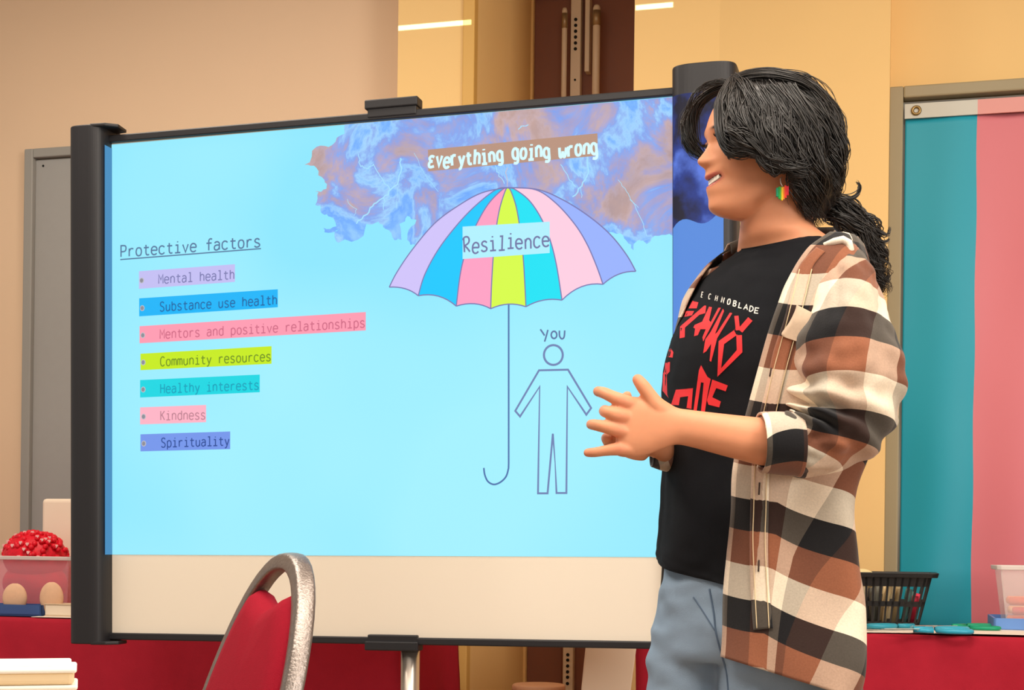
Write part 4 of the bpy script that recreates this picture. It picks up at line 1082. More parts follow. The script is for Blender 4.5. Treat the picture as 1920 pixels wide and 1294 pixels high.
for (x, dz) in ((1296, .065), (1452, -.065)):
    c = P(x, 2060, dz); c.z = 0; d = Vector((-.75, -.66, 0)).normalized(); s_ = Vector((-d.y, d.x, 0)); rg = []
    for (u, w_, h) in ((-.075, .025, .05), (-.06, .036, .075), (-.02, .04, .085), (.03, .041, .08), (.08, .044, .06), (.13, .046, .05), (.17, .036, .042), (.19, .015, .03)):
        rg.append([c + d * u + s_ * w_ * cos(2 * pi * k / 20) + Vector((0, 0, max(.0, h * .5 + h * .5 * sin(2 * pi * k / 20) * (1.0)))) for k in range(20)])
    MB().rings(rg).build('shoe', M_shoe, person, True)
# ---- black tee
TEE = [(1385, 467, .035, 1528, 436, -.03, .056, 14), (1376, 477, .05, 1545, 448, -.045, .064, 10), (1338, 503, .09, 1585, 490, -.09, .084, 5), (1306, 540, .105, 1598, 540, -.11, .10, 0), (1281, 590, .10, 1600, 600, -.10, .116, 0), (1258, 640, .10, 1595, 650, -.10, .126, 0), (1244, 695, .10, 1588, 700, -.10, .126, 0), (1240, 745, .10, 1582, 755, -.09, .122, 0), (1242, 800, .09, 1578, 810, -.09, .118, 0), (1244, 870, .09, 1576, 880, -.09, .116, 2), (1241, 950, .09, 1578, 955, -.09, .120, 6), (1236, 1010, .09, 1582, 1020, -.09, .126, 14), (1233, 1038, .09, 1586, 1065, -.09, .128, 30), (1234, 1050, .09, 1588, 1085, -.09, .129, 36)]
kk_ = keys(TEE, 8); NT = 110
rg = []
for i, k in enumerate(kk_):
    r_ = ringpts(k[:3], k[3:6], k[6], NT, 2.15, k[7]); o = []
    c = sum(r_, Vector()) / NT; f = i / len(kk_)
    for j, p in enumerate(r_):
        n = (p - c).normalized(); t = 2 * pi * j / NT
        am = min(1, max(0, (f - .3) / .4))
        dd = am * (.006 * sin(t * 5 + f * 3) * (t > pi) + .007 * noise.noise(Vector((t * 2.4, f * 4, 2)))) + .002 * noise.noise(Vector((t * 5, f * 22, 8)))
        dd += .007 * exp(-((f - .62) / .03) ** 2) * sin(t * 7) * .4
        o.append(p + n * dd)
    rg.append(o)
inner = [[p + (sum(r_, Vector()) / NT - p).normalized() * .004 for p in r_] for r_ in (rg[-1], rg[-3], rg[-6])]
inner0 = [[p + (sum(r_, Vector()) / NT - p).normalized() * .004 for p in r_] for r_ in (rg[3], rg[0])]
tb_ = MB().rings(inner0 + rg + inner, False)
M_tee = mat('black_cotton', (20, 22, 27), .9, spec=.2, nscale=60, namp=.12, bump=.25, bscale=900)
tee_me = tb_.mesh('t_shirt'); tee = link('t_shirt', tee_me, M_tee, person, True)
tr = bvh(tee_me)
# neckband
nb = MB().tube([p + (p - sum(rg[1], Vector()) / NT).normalized() * .0015 for p in rg[2]] + [rg[2][0] + (rg[2][0] - sum(rg[1], Vector()) / NT).normalized() * .0015], .0032, 8, False)
# ---- print on the tee (lettering only)
def decal(polys, tree, off=.0010, fine=3.0):
    mb = MB()
    for poly in polys:
        # subdivide outline, triangulate, subdivide triangles, project on the cloth
        bm = bmesh.new(); q = []
        for a, b in zip(poly, poly[1:] + poly[:1]):
            n = max(1, int(sqrt((a[0] - b[0]) ** 2 + (a[1] - b[1]) ** 2) / fine))
            q += [(a[0] + (b[0] - a[0]) * k / n, a[1] + (b[1] - a[1]) * k / n) for k in range(n)]
        vs = [bm.verts.new((x, y, 0)) for x, y in q]
        for t in tessellate_polygon([[Vector((x, y, 0)) for x, y in q]]):
            try: bm.faces.new([vs[i] for i in t])
            except ValueError: pass
        for _ in range(3):
            long = [e for e in bm.edges if e.calc_length() > fine * 1.8]
            if long: bmesh.ops.subdivide_edges(bm, edges=long, cuts=1); bmesh.ops.triangulate(bm, faces=bm.faces)
        idx = {}; pts = []
        for v in bm.verts:
            h = onto(tree, v.co.x, v.co.y, off)
            if h is not None: idx[v] = len(pts); pts.append(h)
        mb.add(pts, [tuple(idx[v] for v in f.verts) for f in bm.faces if all(v in idx for v in f.verts) and max((pts[idx[a.verts[0]]] - pts[idx[a.verts[1]]]).length for a in f.edges) < .03])
        bm.free()
    return mb
def zp(x, y): return (1220 + x * .2009, 540 + y * .2009)
def stroke(pts, w, closed=False):
    q = [Vector(p) for p in pts]; L, R = [], []
    for i, p in enumerate(q):
        d0 = (q[i] - q[i - 1]).normalized() if i else (q[1] - q[0]).normalized(); d1 = (q[i + 1] - q[i]).normalized() if i < len(q) - 1 else d0
        t = (d0 + d1).normalized() if (d0 + d1).length > .2 else d1; n = Vector((-t.y, t.x)); kx = 1 / max(.6, abs(n.dot(Vector((-d1.y, d1.x)))))
        L.append(tuple(p + n * w / 2 * kx)); R.append(tuple(p - n * w / 2 * kx))
    return L + R[::-1]
red = [[(355, 190), (390, 120), (445, 135), (430, 190)], [(285, 265), (330, 215), (405, 215), (385, 255), (330, 268)], [(185, 430), (215, 375), (250, 370), (238, 425)], [(120, 640), (140, 570), (190, 565), (212, 600), (205, 650)],
 [(270, 470), (275, 360), (500, 165), (518, 165), (510, 235), (455, 250), (320, 370), (318, 460)],
 [(405, 450), (415, 380), (398, 370), (410, 345), (480, 315), (545, 175), (572, 180), (545, 300), (560, 320), (632, 185), (655, 185), (490, 500), (483, 460), (515, 385), (465, 385), (440, 440)],
 [(490, 610), (510, 480), (560, 410), (675, 195), (685, 215), (600, 430), (620, 415), (740, 230), (762, 235), (620, 470), (565, 690), (550, 680), (565, 520), (520, 590)],
 [(110, 960), (120, 700), (180, 690), (178, 780), (150, 810), (155, 1000), (170, 1030)],
 [(190, 1090), (235, 950), (395, 935), (380, 1130), (335, 1120), (350, 1010), (275, 1020), (262, 1095)],
 [(400, 1140), (450, 770), (470, 720), (530, 830), (560, 850), (530, 1000), (505, 1160), (470, 1150), (495, 885), (470, 880), (430, 1145)],
 [(525, 1050), (575, 855), (720, 910), (700, 965), (612, 935), (575, 1020), (655, 1060), (640, 1115), (540, 1090)]]
red = [[zp(*p) for p in q] for q in red]
red += [stroke([zp(*p) for p in q], w) for q, w in [([(835, 250), (815, 400), (660, 510), (640, 790), (830, 590), (825, 430), (800, 380)], 10.5), ([(835, 400), (930, 290)], 10.5), ([(815, 395), (800, 260)], 8)]]
M_redp = mat('red_print', (226, 46, 52), .7)
pr_ = decal(red, tr).build('red_lettering', M_redp, tee, True, fixn=False)
A_ = []
wl = 'TECHNOBLADE'
for i, ch in enumerate(wl):
    t = i / 10
    x = 385 + 600 * t ** .82 if True else 0; y = 45 + 165 * t
    w_ = 12 + 30 * t; hh = 48
    gl = GL['e2'] if ch == 'E' else GL[ch]
    for stt in gl:
        pts = [zp(x + (a - .3) * w_ / .45 + b * 14, y + 25 - b * hh / .72 + (a - .3) * 12) for a, b in stt]
        if len(pts) > 9: pts = pts[::3] + [pts[-1]]
        wd = 1.9 if i > 3 else 1.3
        if len(pts) > 4: A_ += [stroke(pts[k:k + 3], wd) for k in range(0, len(pts) - 1, 2)]
        else: A_.append(stroke(pts, wd))
decal(A_, tr, .0011, 2.5).build('white_lettering', mat('white_print', (232, 228, 220), .7), tee, True, fixn=False)

# ---- flannel shirt
def plaid(u0=0.0, v0=0.0, name='brown_checked_flannel'):
    m = bpy.data.materials.new(name); m.use_nodes = True; nt = m.node_tree; b = nt.nodes['Principled BSDF']
    b.inputs['Roughness'].default_value = .9; b.inputs['Specular IOR Level'].default_value = .15; b.inputs['Sheen Weight'].default_value = .2
    uv = nt.nodes.new('ShaderNodeUVMap'); sx = nt.nodes.new('ShaderNodeSeparateXYZ')
    nz = nt.nodes.new('ShaderNodeTexNoise'); nz.inputs['Scale'].default_value = 350; nz.inputs['Detail'].default_value = 3
    nt.links.new(uv.outputs[0], sx.inputs[0])
    def chan(out, off, cols, pos):
        a = nt.nodes.new('ShaderNodeMath'); a.operation = 'MULTIPLY_ADD'; a.inputs[1].default_value = 1 / .157; a.inputs[2].default_value = off
        f = nt.nodes.new('ShaderNodeMath'); f.operation = 'FRACT'; nt.links.new(out, a.inputs[0]); nt.links.new(a.outputs[0], f.inputs[0])
        cr = nt.nodes.new('ShaderNodeValToRGB'); cr.color_ramp.interpolation = 'CONSTANT'; e = cr.color_ramp.elements
        e[0].position = 0; e[0].color = lin(cols[0]); e[1].position = pos[1]; e[1].color = lin(cols[1])
        x = e.new(pos[2]); x.color = lin(cols[2])
        nt.links.new(f.outputs[0], cr.inputs[0]); return cr.outputs[0]
    LT, BK, BR = (240, 226, 204), (24, 24, 27), (140, 86, 62)
    def raw(c): return c
    cv = chan(sx.outputs[1], v0, (LT, BK, BR), (0, .34, .66)); cu = chan(sx.outputs[0], u0, ((238, 220, 196), (40, 38, 38), (156, 100, 72)), (0, .36, .66))
    cf = chan(sx.outputs[1], v0, ((128, 128, 128), (58, 58, 58), (118, 118, 118)), (0, .34, .66))
    mx = nt.nodes.new('ShaderNodeMix'); mx.data_type = 'RGBA'; mf = nt.nodes.new('ShaderNodeMath'); mf.operation = 'MULTIPLY'; mf.inputs[1].default_value = 2.0
    nt.links.new(cf, mf.inputs[0]); nt.links.new(mf.outputs[0], mx.inputs[0])
    nt.links.new(cv, mx.inputs[6]); nt.links.new(cu, mx.inputs[7])
    mr = nt.nodes.new('ShaderNodeMapRange'); mr.inputs[3].default_value = .82; mr.inputs[4].default_value = 1.18
    sc = nt.nodes.new('ShaderNodeVectorMath'); sc.operation = 'SCALE'; tc = nt.nodes.new('ShaderNodeTexCoord')
    nt.links.new(tc.outputs['Object'], nz.inputs['Vector']); nt.links.new(nz.outputs['Fac'], mr.inputs[0])
    nt.links.new(mx.outputs[2], sc.inputs[0]); nt.links.new(mr.outputs[0], sc.inputs['Scale']); nt.links.new(sc.outputs[0], b.inputs['Base Color'])
    bp_ = nt.nodes.new('ShaderNodeBump'); bp_.inputs['Strength'].default_value = .3; bp_.inputs['Distance'].default_value = .001
    nt.links.new(nz.outputs['Fac'], bp_.inputs['Height']); nt.links.new(bp_.outputs[0], b.inputs['Normal'])
    return m
FLX = [(440, 1552), (452, 1542), (490, 1497), (556, 1456), (600, 1437), (650, 1419), (720, 1399), (780, 1383), (870, 1360), (960, 1354), (1040, 1345), (1120, 1337), (1200, 1332), (1320, 1326)]
FL = [(1356, 474, .085, 1590, 448, -.10, .088, .30), (1320, 503, .11, 1610, 486, -.125, .105, .30), (1285, 556, .115, 1620, 560, -.13, .122, .30), (1272, 598, .11, 1626, 625, -.13, .135, .16), (1262, 650, .11, 1634, 690, -.12, .142, -.1), (1256, 720, .10, 1638, 775, -.12, .145, -.25), (1256, 800, .10, 1622, 862, -.11, .142, -.3), (1256, 880, .10, 1602, 955, -.10, .140, -.3), (1252, 960, .10, 1608, 1048, -.10, .146, -.3), (1248, 1040, .10, 1614, 1137, -.10, .160, -.3), (1244, 1120, .10, 1616, 1224, -.10, .172, -.3), (1240, 1192, .10, 1617, 1307, -.10, .182, -.3)]
kf = keys(FL, 9); NS = 100
rows = []; brows = []
for i, k in enumerate(kf):
    f = i / (len(kf) - 1)
    cx_, hx = (k[0] + k[3]) / 2, (k[3] - k[0]) / 2
    y = k[1]
    for _ in range(6):
        x = sm(FLX, y); y = k[1] + (k[4] - k[1]) * (x - k[0]) / (k[3] - k[0])
    cs = max(-1, min(1, (x - cx_) / hx)); e = 2.1
    t0 = -math.acos((1 if cs > 0 else -1) * abs(cs) ** (e / 2)); t1 = pi + k[7]
    r_ = ringpts(k[:3], k[3:6], k[6] + .012 * min(1, i / 30), NS, e, 0, t0, t1, False)
    c = (P(*k[:3]) + P(*k[3:6])) / 2; o = []
    for j, p in enumerate(r_):
        s = j / (NS - 1); n = (p - c).normalized()
        am = min(1, max(.15, (f - .35) / .4)) * min(1, s * 9 + .15)
        dd = am * (.015 * sin(s * 24 + 2.5 * f + 1.5 * noise.noise(Vector((s * 3, f * 4, 7)))) * (.5 + f) * .8 + .010 * noise.noise(Vector((s * 9, f * 3.5, 5)))) + .006 * noise.noise(Vector((s * 14, f * 10, 1)))
        o.append(p + n * dd)
    rows.append(o); brows.append(r_)
def cloth(rows, uoff=0, base=None, rot=None):
    disp = rows; rows = base or rows
    nr, nc = len(rows), len(rows[0]); U = []; V = []
    for i in range(nr):
        u = [0]
        for j in range(1, nc): u.append(u[-1] + (rows[i][j] - rows[i][j - 1]).length)
        U.append(u)
    vv = [0] * nc; V.append(list(vv))
    av = [0]
    for i in range(1, nr):
        d = [(rows[i][j] - rows[i - 1][j]).length for j in range(nc)]
        vv = [a + b for a, b in zip(vv, d)]; V.append(list(vv))
    # blend the accumulated lengths with their mean so stripes stay straight along the cloth
    if rot: U, V = rot(U, V)
    fs, us = [], []
    for i in range(nr - 1):
        for j in range(nc - 1):
            fs.append((i * nc + j, i * nc + j + 1, (i + 1) * nc + j + 1, (i + 1) * nc + j))
            us.append(tuple((U[a][b] + uoff, V[a][b]) for a, b in ((i, j), (i, j + 1), (i + 1, j + 1), (i + 1, j))))
    return MB().add([p for r in disp for p in r], fs, us)
def thick(o, t, off=1):
    md = o.modifiers.new('thickness', 'SOLIDIFY'); md.thickness = t; md.offset = off; return o
PL = plaid(.30, .42)
def bias(U, V):      # below the arm the front panel hangs on the bias, right of the button band
    nr, nc = len(U), len(U[0]); U2, V2 = [], []
    for i in range(nr):
        f = i / (nr - 1); an = .46 * min(1, max(0, (f - .28) / .3)); u_, v_ = [], []
        for j in range(nc):
            w = max(0, U[i][j] - .085); k = min(1, w / .04); v0 = V[int(nr * .62)][j]
            v_.append(V[i][j] - w * sin(an) * min(1, .16 / max(w, .16) + .2)); u_.append(U[i][j] + k * (V[i][j] - v0) * sin(an) * .8)
        U2.append(u_); V2.append(v_)
    return U2, V2
fme = cloth(rows, 0, brows, bias).mesh('flannel_shirt', False)
flan = thick(link('flannel_shirt', fme, PL, person, True), .0022, 0)
ft = bvh(fme)
# near sleeve
SL = [(1556, 462, -.085, 1602, 470, -.10, .035), (1535, 500, -.115, 1622, 505, -.125, .062), (1516, 556, -.135, 1646, 556, -.14, .080), (1502, 620, -.155, 1668, 620, -.155, .088), (1492, 680, -.165, 1683, 690, -.165, .090), (1489, 730, -.17, 1684, 756, -.17, .088), (1491, 762, -.172, 1662, 820, -.172, .083), (1490, 776, -.174, 1618, 868, -.174, .076), (1478, 780, -.175, 1552, 889, -.175, .068), (1452, 781, -.175, 1488, 887, -.175, .060), (1424, 783, -.175, 1432, 878, -.175, .053)]
ks = keys(SL, 11); NA = 96; srows = []; sb = []
for i, k in enumerate(ks):
    f = i / (len(ks) - 1)
    r_ = ringpts(k[:3], k[3:6], k[6], NA, 2.1); r_ = r_[NA // 4:] + r_[:NA // 4]; r_.append(r_[0].copy())
    c = sum(r_[:-1], Vector()) / NA; o = []
    for j, p in enumerate(r_):
        t = 2 * pi * (j % NA) / NA; n = (p - c).normalized()
        bend = exp(-((f - .60) / .15) ** 2); side = .5 + .5 * cos(t - pi * .5 + .4)
        dd = .016 * bend * sin(f * 62 + 1.6 * sin(t) + 2 * noise.noise(Vector((cos(t), sin(t), 3)))) * (.35 + .65 * side)
        dd += .012 * noise.noise(Vector((cos(t) * 1.6, sin(t) * 1.6, f * 6))) + .006 * noise.noise(Vector((cos(t) * 3, sin(t) * 3, f * 20)))
        dd *= min(1, (1 - f) * 12 + .1)
        o.append(p + n * dd)
    srows.append(o); sb.append(r_)
sle = thick(cloth(srows, .02, sb).build('sleeve', plaid(.12, .30, 'flannel_sleeve'), flan, True, False), .002, 0)
# rolled cuff
CUFF = [(1423, 776, -.176, 1428, 884, -.176, .060), (1440, 774, -.176, 1449, 886, -.176, .062), (1470, 775, -.176, 1482, 890, -.176, .064), (1497, 777, -.176, 1500, 893, -.176, .064)]
crow = []
for k in keys(CUFF, 6):
    r_ = ringpts(k[:3], k[3:6], k[6], 72, 2.1); r_.append(r_[0].copy()); crow.append(r_)
thick(cloth(crow, .03, None, lambda U, V: (V, U)).build('rolled_cuff', plaid(.12, -.24, 'flannel_cuff'), flan, True, False), .004, 0)
# far sleeve
SL2 = [(1322, 512, .10, 1390, 500, .10, .05), (1296, 600, .15, 1375, 600, .15, .058), (1296, 700, .19, 1370, 700, .19, .056), (1300, 780, .205, 1362, 800, .205, .05), (1288, 798, .16, 1312, 884, .16, .047), (1254, 800, .07, 1256, 884, .07, .044), (1226, 806, -.012, 1222, 874, -.012, .039)]
rw_ = []
for k in keys(SL2, 7):
    r_ = ringpts(k[:3], k[3:6], k[6], 60, 2.1); r_.append(r_[0].copy()); rw_.append(r_)
thick(cloth(rw_).build('sleeve', plaid(.3, .75, 'flannel_far_sleeve'), flan, True, False), .003, 0)
# placket with stitching and buttonholes, chest pocket flap, collar, side patch
def hit(tree, px, py):
    d = ray(px, py).normalized(); h = tree.ray_cast(CAMP, d); return h
fmu = [tuple(l.uv) for l in fme.uv_layers[0].data]
def uvat(px, py):
    h = hit(ft, px, py); pl_ = fme.polygons[h[2]]; li = list(pl_.loop_indices); vs_ = [fme.vertices[i].co for i in pl_.vertices]
    a, b, c_, d = vs_; t = max(0, min(1, (h[0] - a).dot(d - a) / (d - a).length_squared)); s = max(0, min(1, (h[0] - a).dot(b - a) / (b - a).length_squared))
    U = [fmu[i] for i in li]
    return tuple((U[0][k] * (1 - s) + U[1][k] * s) * (1 - t) + (U[3][k] * (1 - s) + U[2][k] * s) * t for k in (0, 1))
def strip(lp, rp, tree, n=10, off=.0022, name='placket', m=PL, par=None, sx=6, uv0=0):
    L_, R_ = cat(lp, n), cat(rp, n); rows_ = []
    for a, b in zip(L_, R_):
        r_ = []
        for k in range(sx + 1):
            q = onto(tree, a[0] + (b[0] - a[0]) * k / sx, a[1] + (b[1] - a[1]) * k / sx, off)
            r_.append(q)
        rows_.append(r_)
    uvr = [[uvat(a[0] + (b[0] - a[0]) * k / sx, a[1] + (b[1] - a[1]) * k / sx) if hit(ft, a[0] + (b[0] - a[0]) * k / sx, a[1] + (b[1] - a[1]) * k / sx)[0] is not None else (0, 0) for k in range(sx + 1)] for a, b in zip(L_, R_)]
    ok = [all(q is not None for q in r) for r in rows_]
    rows_ = [r for r, o in zip(rows_, ok) if o]; uvr = [r for r, o in zip(uvr, ok) if o]
    return thick(cloth(rows_, uv0, None, lambda U, V: ([[q[0] + .05 for q in r] for r in uvr], [[q[1] for q in r] for r in uvr])).build(name, m, par, True, False), .0016, 0)
plk = strip([(1531, 464), (1512, 482), (1497, 503), (1484, 545), (1470, 600), (1450, 660), (1438, 720), (1424, 780), (1412, 850), (1409, 900), (1407, 960), (1406, 1030), (1407, 1100), (1413, 1182)], [(1547, 472), (1533, 487), (1522, 505), (1512, 548), (1499, 600), (1480, 660), (1467, 720), (1454, 780), (1446, 850), (1442, 900), (1441, 960), (1440, 1030), (1442, 1100), (1449, 1178)], ft, 10, .0032, 'placket', PL, flan)
M_thr = mat('cream_thread', (222, 200, 160), .8)
for dx in (4, 27): seamline(ft, [(1497 + dx - 2, 505), (1472 + dx, 600), (1440 + dx, 720), (1414 + dx, 850), (1409 + dx, 960), (1408 + dx, 1030), (1415 + dx, 1178)], .0008, 'stitching', M_thr, flan, 14, .0048)
for (x0, y0, x1, y1) in ((1446, 690, 1443, 706), (1438, 760, 1436, 775), (1424, 905, 1423, 928), (1423, 1050, 1422, 1072)):
    q = [onto(ft, x0 + (x1 - x0) * k / 5, y0 + (y1 - y0) * k / 5, .005) for k in range(6)]
    MB().tube([a for a in q if a], .0013, 6).build('buttonhole', mat('dark_thread', (60, 45, 38), .8), flan, True)
pf = strip([(1494, 572), (1490, 585), (1480, 605), (1466, 625), (1470, 632)], [(1530, 590), (1531, 598), (1528, 612), (1515, 630), (1502, 643)], ft, 8, .0065, 'pocket_flap', mat('pale_flannel', (214, 190, 164), .9, nscale=200, namp=.12), flan, 6)
col_ = [(1528, 462), (1548, 452), (1568, 452), (1584, 458), (1596, 470), (1606, 490), (1620, 520)]
cb = [P(1540, 462, -.108), P(1553, 455, -.108), P(1572, 452, -.105), P(1590, 456, -.09), P(1600, 464, -.06), P(1596, 458, -.01), P(1560, 440, .045), P(1480, 440, .085), P(1410, 452, .10), P(1372, 470, .085)]
rws = []
for i, p in enumerate(cb):
    f = i / (len(cb) - 1)
    out = (p - P(1460, 480, 0)); out.z = 0; out.normalize()
    rws.append([p + out * d_ + Vector((0, 0, h_)) for d_, h_ in ((.0, -.006), (.001, .006), (.004, .012), (.010, .012), (.016, .004), (.022, -.012), (.026, -.026))])
rws = [[Vector(q) for q in r] for r in rws]
cc = []
for a, b in zip(rws, rws[1:]):
    for k in range(6): cc.append([x.lerp(y, k / 6) for x, y in zip(a, b)])
cc.append(rws[-1])
thick(cloth(cc).build('collar', plaid(.1, .05, 'flannel_collar'), flan, True, False), .0025, 0)
cf_ = MB().tube([P(1536, 459, -.132), P(1550, 459, -.150), P(1565, 453, -.158), P(1580, 450, -.160), P(1591, 456, -.162), P(1595, 468, -.164), P(1591, 480, -.166)], [.003, .006, .0075, .0085, .0085, .007, .003], 12, True, 0, .8)
cf_.build('collar_fold', mat('cream_flannel', (238, 224, 206), .9, nscale=200, namp=.1, bump=.4, bscale=400), flan, True)
# ---- earring
er = thing('earring', P(1467, 360, -.09), 'rainbow striped heart earring hanging from the ear', 'earring')
COL.objects.unlink(er); bpy.data.objects.remove(er)
ez = .088
hk = MB().tube([P(1466, 332, -ez), P(1463, 336, -ez), P(1464, 344, -ez), P(1467, 350, -ez)], .0009, 6)
eo = hk.build('earring', M_silver, person, True)
strips = [((30, 150, 110), 1455.5, 1459.5, 352, 369), ((40, 165, 70), 1459.5, 1463.2, 350, 373), ((120, 185, 60), 1463.2, 1465.2, 350, 375), ((250, 205, 40), 1465.2, 1468, 351, 376), ((245, 150, 40), 1468, 1471, 350, 374), ((238, 60, 50), 1471, 1475, 347.5, 371), ((225, 40, 60), 1475, 1479, 349, 366)]
for c, xa, xb, ya, yb in strips:
    pp = [P(xa, ya, -ez), P(xb, ya - .5, -ez), P(xb, yb, -ez), P(xa, yb - .5, -ez)]
    bevel(MB().add(pp + [q + CF * .004 for q in pp], [(0, 1, 2, 3), (7, 6, 5, 4), (0, 4, 5, 1), (1, 5, 6, 2), (2, 6, 7, 3), (3, 7, 4, 0)]).build('coloured_stripe', mat('enamel', c, .25), eo), .0006)
# ---- hair
HB = MB()
def cap():
    prof = [  # py, left x, right x, half depth
     (141, 1400, 1472, .018), (146, 1374, 1500, .048), (156, 1352, 1524, .070), (172, 1348, 1545, .083), (195, 1362, 1562, .090), (225, 1392, 1572, .094), (260, 1420, 1578, .095), (295, 1452, 1580, .092), (330, 1480, 1580, .086), (360, 1495, 1576, .076), (385, 1512, 1562, .050), (405, 1524, 1552, .03)]
    rg = []
    for k in cat(prof, 5):
        o = []
        for j in range(72):
            t = 2 * pi * j / 72; c = (k[1] + k[2]) / 2; hx = (k[2] - k[1]) / 2 - 5
            x = c + hx * cos(t) * (1 + .03 * noise.noise(Vector((cos(t) * 4, sin(t) * 4, k[0] * .03)))); d = (k[3] - .006) * sin(t) * (1 + .05 * noise.noise(Vector((cos(t) * 6, sin(t) * 6, k[0] * .04))))
            o.append(P(x, k[0] + 4, d))
        rg.append(o)
    HB.rings(rg)
cap()
RH = random.Random(21)
def lock(guide, n, spread, r=.0011, wave=.004, freq=3.0, seg=22, ends=.25, tip=.6, cw=0, cf=2.2):
    """n strands around a guide of (px,py,dz); spread in metres at root, middle, tip"""
    cph = RH.uniform(0, 2 * pi); cfr = cf * RH.uniform(.8, 1.25)
    for _ in range(n):
        a = RH.gauss(0, 1); b = RH.gauss(0, 1); c_ = RH.gauss(0, 1); ph = RH.uniform(0, 2 * pi); fr = freq * RH.uniform(.8, 1.25); wv = wave * RH.uniform(.4, 1.4)
        t_end = 1 - ends * RH.random()
        g_ = cat(guide, 8); m_ = len(g_) - 1; pts = []; rad = []
        for k in range(seg):
            t = k / (seg - 1) * t_end; q = t * m_; i = min(int(q), m_ - 1); f = q - i
            p = P(*[x + (y - x) * f for x, y in zip(g_[i], g_[i + 1])])
            sp = spread[0] + (spread[1] - spread[0]) * t * 2 if t < .5 else spread[1] + (spread[2] - spread[1]) * (t - .5) * 2
            w_ = wv * t * (1 if t > .1 else 0)
            p = p + Vector((a, b, c_)) * sp + Vector((cos(ph + fr * t * 2 * pi), .8 * sin(ph + fr * t * 2 * pi), .6 * sin(ph * 1.3 + fr * t * 2 * pi))) * w_
            if cw: p = p + Vector((cos(cph + cfr * t * 2 * pi), .7 * sin(cph + cfr * t * 2 * pi), .4 * sin(cph * 2 + cfr * t * 2 * pi))) * cw * min(1, t * 2)
            pts.append(p); rad.append(r * RH.uniform(.9, 1.1) * (1 - .85 * max(0, (t / t_end - tip) / (1 - tip))))
        HB.tube(pts, rad, 4, False)
# roots run from the part line over the temple and ear, in loose waves
for i in range(46):
    f = RH.random(); e_ = RH.random()
    x0 = 1366 + 120 * f; x2 = 1366 + 122 * f; bot = 276 + 52 * f ** 1.3 + RH.uniform(-14, 8)
    gd = [(x0 + 4, 153 - 8 * sin(f * pi) + 5 * f, -.012 - .02 * f), (x0 - 4 + 12 * f, 178, -.060), (x0 - 10 + 22 * f, 212, -.085 - .006 * e_), (x2 - 4, 246, -.097 - .008 * e_), (x2 + 2, bot - 16, -.101 - .008 * e_), (x2 + 14, bot, -.103 - .006 * e_), (x2 + 30, bot + 2, -.100)]
    if e_ > .55: gd += [(x2 + 40, bot - 12, -.102), (x2 + 32, bot - 20, -.106)]
    lock(gd, 17, (.004, .0032, .0022), wave=.0012, freq=1.5, r=.0010, cw=.0095, cf=2.4, ends=.12)
for i in range(7):       # front lock with the curl over the eye
    f = i / 6
    lock([(1366 + 14 * f, 156, -.01), (1350 + 10 * f, 185, -.05), (1349 + 8 * f, 220, -.072), (1353 + 6 * f, 252, -.083), (1366 + 4 * f, 278, -.090), (1390, 287, -.098), (1410, 278, -.104), (1404, 264 + 6 * f, -.106), (1388, 262, -.105)], 22, (.004, .004, .0028), wave=.0015, freq=1.4, r=.0010, ends=.15, cw=.002, cf=1)
lock([(1362, 250, -.083), (1366, 275, -.086), (1364, 290, -.085), (1370, 302, -.084)], 16, (.002, .0015, .001), wave=.001, r=.0008)
for i in range(14):      # soft curls over the ear
    f = i / 13
    lock([(1425 + 40 * f, 225, -.098), (1428 + 36 * f, 262, -.106), (1422 + 44 * f, 290, -.107), (1434 + 40 * f, 312, -.104), (1452 + 22 * f, 322 - 6 * f, -.102), (1456 + 26 * f, 304, -.106), (1442 + 34 * f, 296, -.108)], 14, (.004, .004, .003), wave=.0018, freq=1.6, r=.0009, cw=.003, cf=1.5, ends=.2)
for i in range(34):      # loose surface waves
    f = RH.random(); k_ = RH.uniform(-1, 1)
    lock([(1420 + 60 * f, 148 + 6 * f, -.02), (1452 + 74 * f, 176, -.068 + .02 * f), (1462 + 96 * f, 215, -.098 + .045 * f), (1466 + 108 * f, 258, -.108 + .05 * f), (1470 + 106 * f, 300 + 6 * k_, -.108 + .05 * f), (1486 + 88 * f, 338 + 8 * k_, -.096 + .04 * f), (1510 + 58 * f, 366, -.07 + .02 * f)], 11, (.003, .0028, .002), wave=.001, freq=1.5, r=.0010, cw=.012, cf=2.6, seg=30)
for i in range(44):      # back of the head
    f = RH.random(); k_ = RH.random()
    lock([(1440 + 50 * f, 147 + 8 * f, -.01 + .03 * f), (1500 + 26 * f, 165 + 6 * f, -.045 + .07 * f), (1545 + 16 * f, 215, -.062 + .09 * f), (1562 + 10 * f, 275, -.060 + .08 * f), (1568 - 20 * k_, 325, -.055 + .07 * f), (1560 + 6 * f - 20 * k_, 365, -.045 + .06 * f), (1530 + 14 * f, 396, -.03 + .04 * f)], 16, (.004, .005, .004), wave=.0015, freq=1.8, r=.0011, cw=.009, cf=2.2)
for i in range(26):      # behind the ear down to the nape
    f = RH.random(); k_ = RH.uniform(-6, 6)
    lock([(1440 + 50 * f, 165, -.07), (1470 + 44 * f, 205, -.088), (1486 + 46 * f, 255, -.098), (1494 + 44 * f, 305, -.094), (1500 + 38 * f + k_, 350, -.078), (1508 + 32 * f, 390, -.055), (1520 + 24 * f, 425, -.035)], 16, (.004, .005, .004), wave=.0015, freq=1.8, r=.0011, cw=.009, cf=2.4)
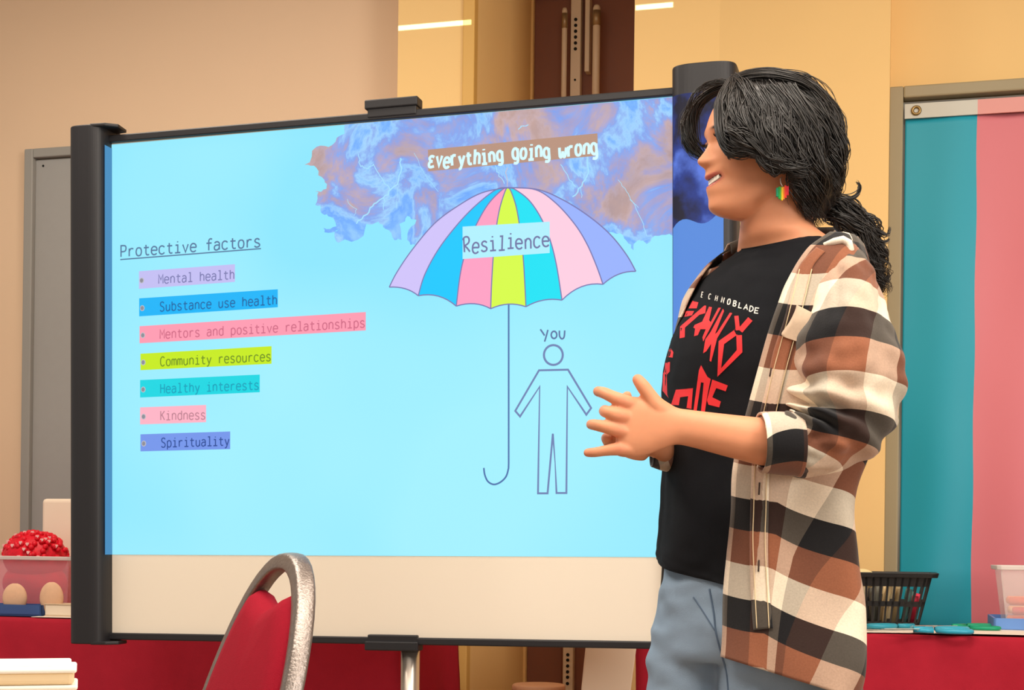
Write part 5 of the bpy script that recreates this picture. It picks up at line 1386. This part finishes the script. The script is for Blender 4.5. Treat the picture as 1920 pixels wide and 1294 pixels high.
for i in range(24):      # far side fringe left of the forehead
    f = RH.random()
    lock([(1390 - 12 * f, 153 + 4 * f, .012), (1352 - 18 * f, 163 + 10 * f, .03), (1320 - 18 * f, 186 + 14 * f, .045 + .01 * f), (1306 - 24 * f, 220 + 8 * f, .055 + .01 * f), (1304 - 24 * f, 256 + 4 * f, .058), (1314 - 16 * f, 284, .058), (1324 - 8 * f, 304 - 10 * f, .054)], 15, (.003, .0035, .003), wave=.0012, freq=1.5, r=.0011, cw=.0035, cf=1.4)
for i in range(34):      # crown
    f = RH.random()
    lock([(1368 + 24 * f, 156 - 5 * f, -.02 + .03 * f), (1404 + 22 * f, 143, -.045 + .08 * f), (1456 + 10 * f, 143, -.055 + .1 * f), (1512, 160, -.06 + .11 * f), (1548, 203, -.055 + .1 * f), (1568, 262, -.05 + .1 * f)], 22, (.004, .004, .004), wave=.001, freq=1.5, r=.0010, cw=.003, cf=1.4)
for i in range(48):      # crown towards the near side
    f = RH.random()
    f2 = RH.random()
    lock([(1374 + 70 * f, 150 - 6 * sin(pi * f), -.008), (1386 + 80 * f, 160, -.045), (1396 + 84 * f, 180, -.070), (1408 + 86 * f, 210, -.088), (1420 + 84 * f, 240, -.098)], 20, (.004, .004, .005), wave=.001, freq=1.3, r=.0009, cw=.003, cf=1.2)
for i in range(34):      # ponytail of curls
    f = RH.random(); s1 = RH.uniform(-1, 1); s2 = RH.uniform(-1, 1)
    lock([(1530, 372 + 20 * s1, .01), (1556 + 8 * s1, 382 + 18 * s2, .0), (1590 + 14 * s1, 402 + 20 * s2, .0 + .02 * s1), (1618 + 16 * s1, 436 + 18 * s2, .01 + .02 * s2), (1636 + 14 * s2, 480 + 16 * s1, .01), (1644 + 14 * s1, 520 + 26 * f, .02), (1648 + 12 * s2, 545 + 45 * f * f, .03)], 13, (.005, .0045, .003), wave=.002, freq=3, r=.0010, seg=40, ends=.3, cw=.012, cf=3.2)
for gd in ([(1560, 372, -.01), (1590, 372, -.01), (1608, 362, -.01), (1610, 346, -.01), (1604, 340, -.01)], [(1600, 410, 0), (1640, 430, 0), (1662, 440, 0), (1668, 425, 0)], [(1620, 440, 0), (1655, 455, 0), (1668, 448, 0)], [(1640, 520, .02), (1662, 526, .02), (1668, 515, .02)], [(1570, 300, -.02), (1580, 320, -.02), (1576, 345, -.02), (1568, 358, -.02)]):
    lock(gd, 16, (.003, .002, .001), wave=.0012, r=.0008, ends=.1)
for i in range(5):
    lock([(1450, 144, 0), (1470, 140, 0), (1520, 151, -.01), (1558, 190, 0), (1578, 240, 0), (1582, 300, 0)], 6, (.004, .004, .004), wave=.003, r=.0006, cw=.003)
    lock([(1370, 158, 0), (1350, 153, .0), (1320, 162, .02), (1298, 190, .03), (1278, 230, .04), (1280, 280, .05)], 5, (.003, .003, .003), wave=.002, r=.0006, cw=.004)
M_hair = mat('black_brown_hair', (28, 24, 22), .40, spec=.65, nscale=30, namp=.3)
hair = HB.build('hair', M_hair, person, True, fixn=False)
MB().tube([P(1540, 362, -.03), P(1548, 372, -.045), P(1552, 386, -.03), P(1550, 392, .01), P(1545, 385, .04), P(1538, 368, .03), P(1536, 360, .0), P(1540, 362, -.03)], .006, 10, False).build('hair_tie', mat('black_elastic', (20, 20, 22), .7), hair, True)
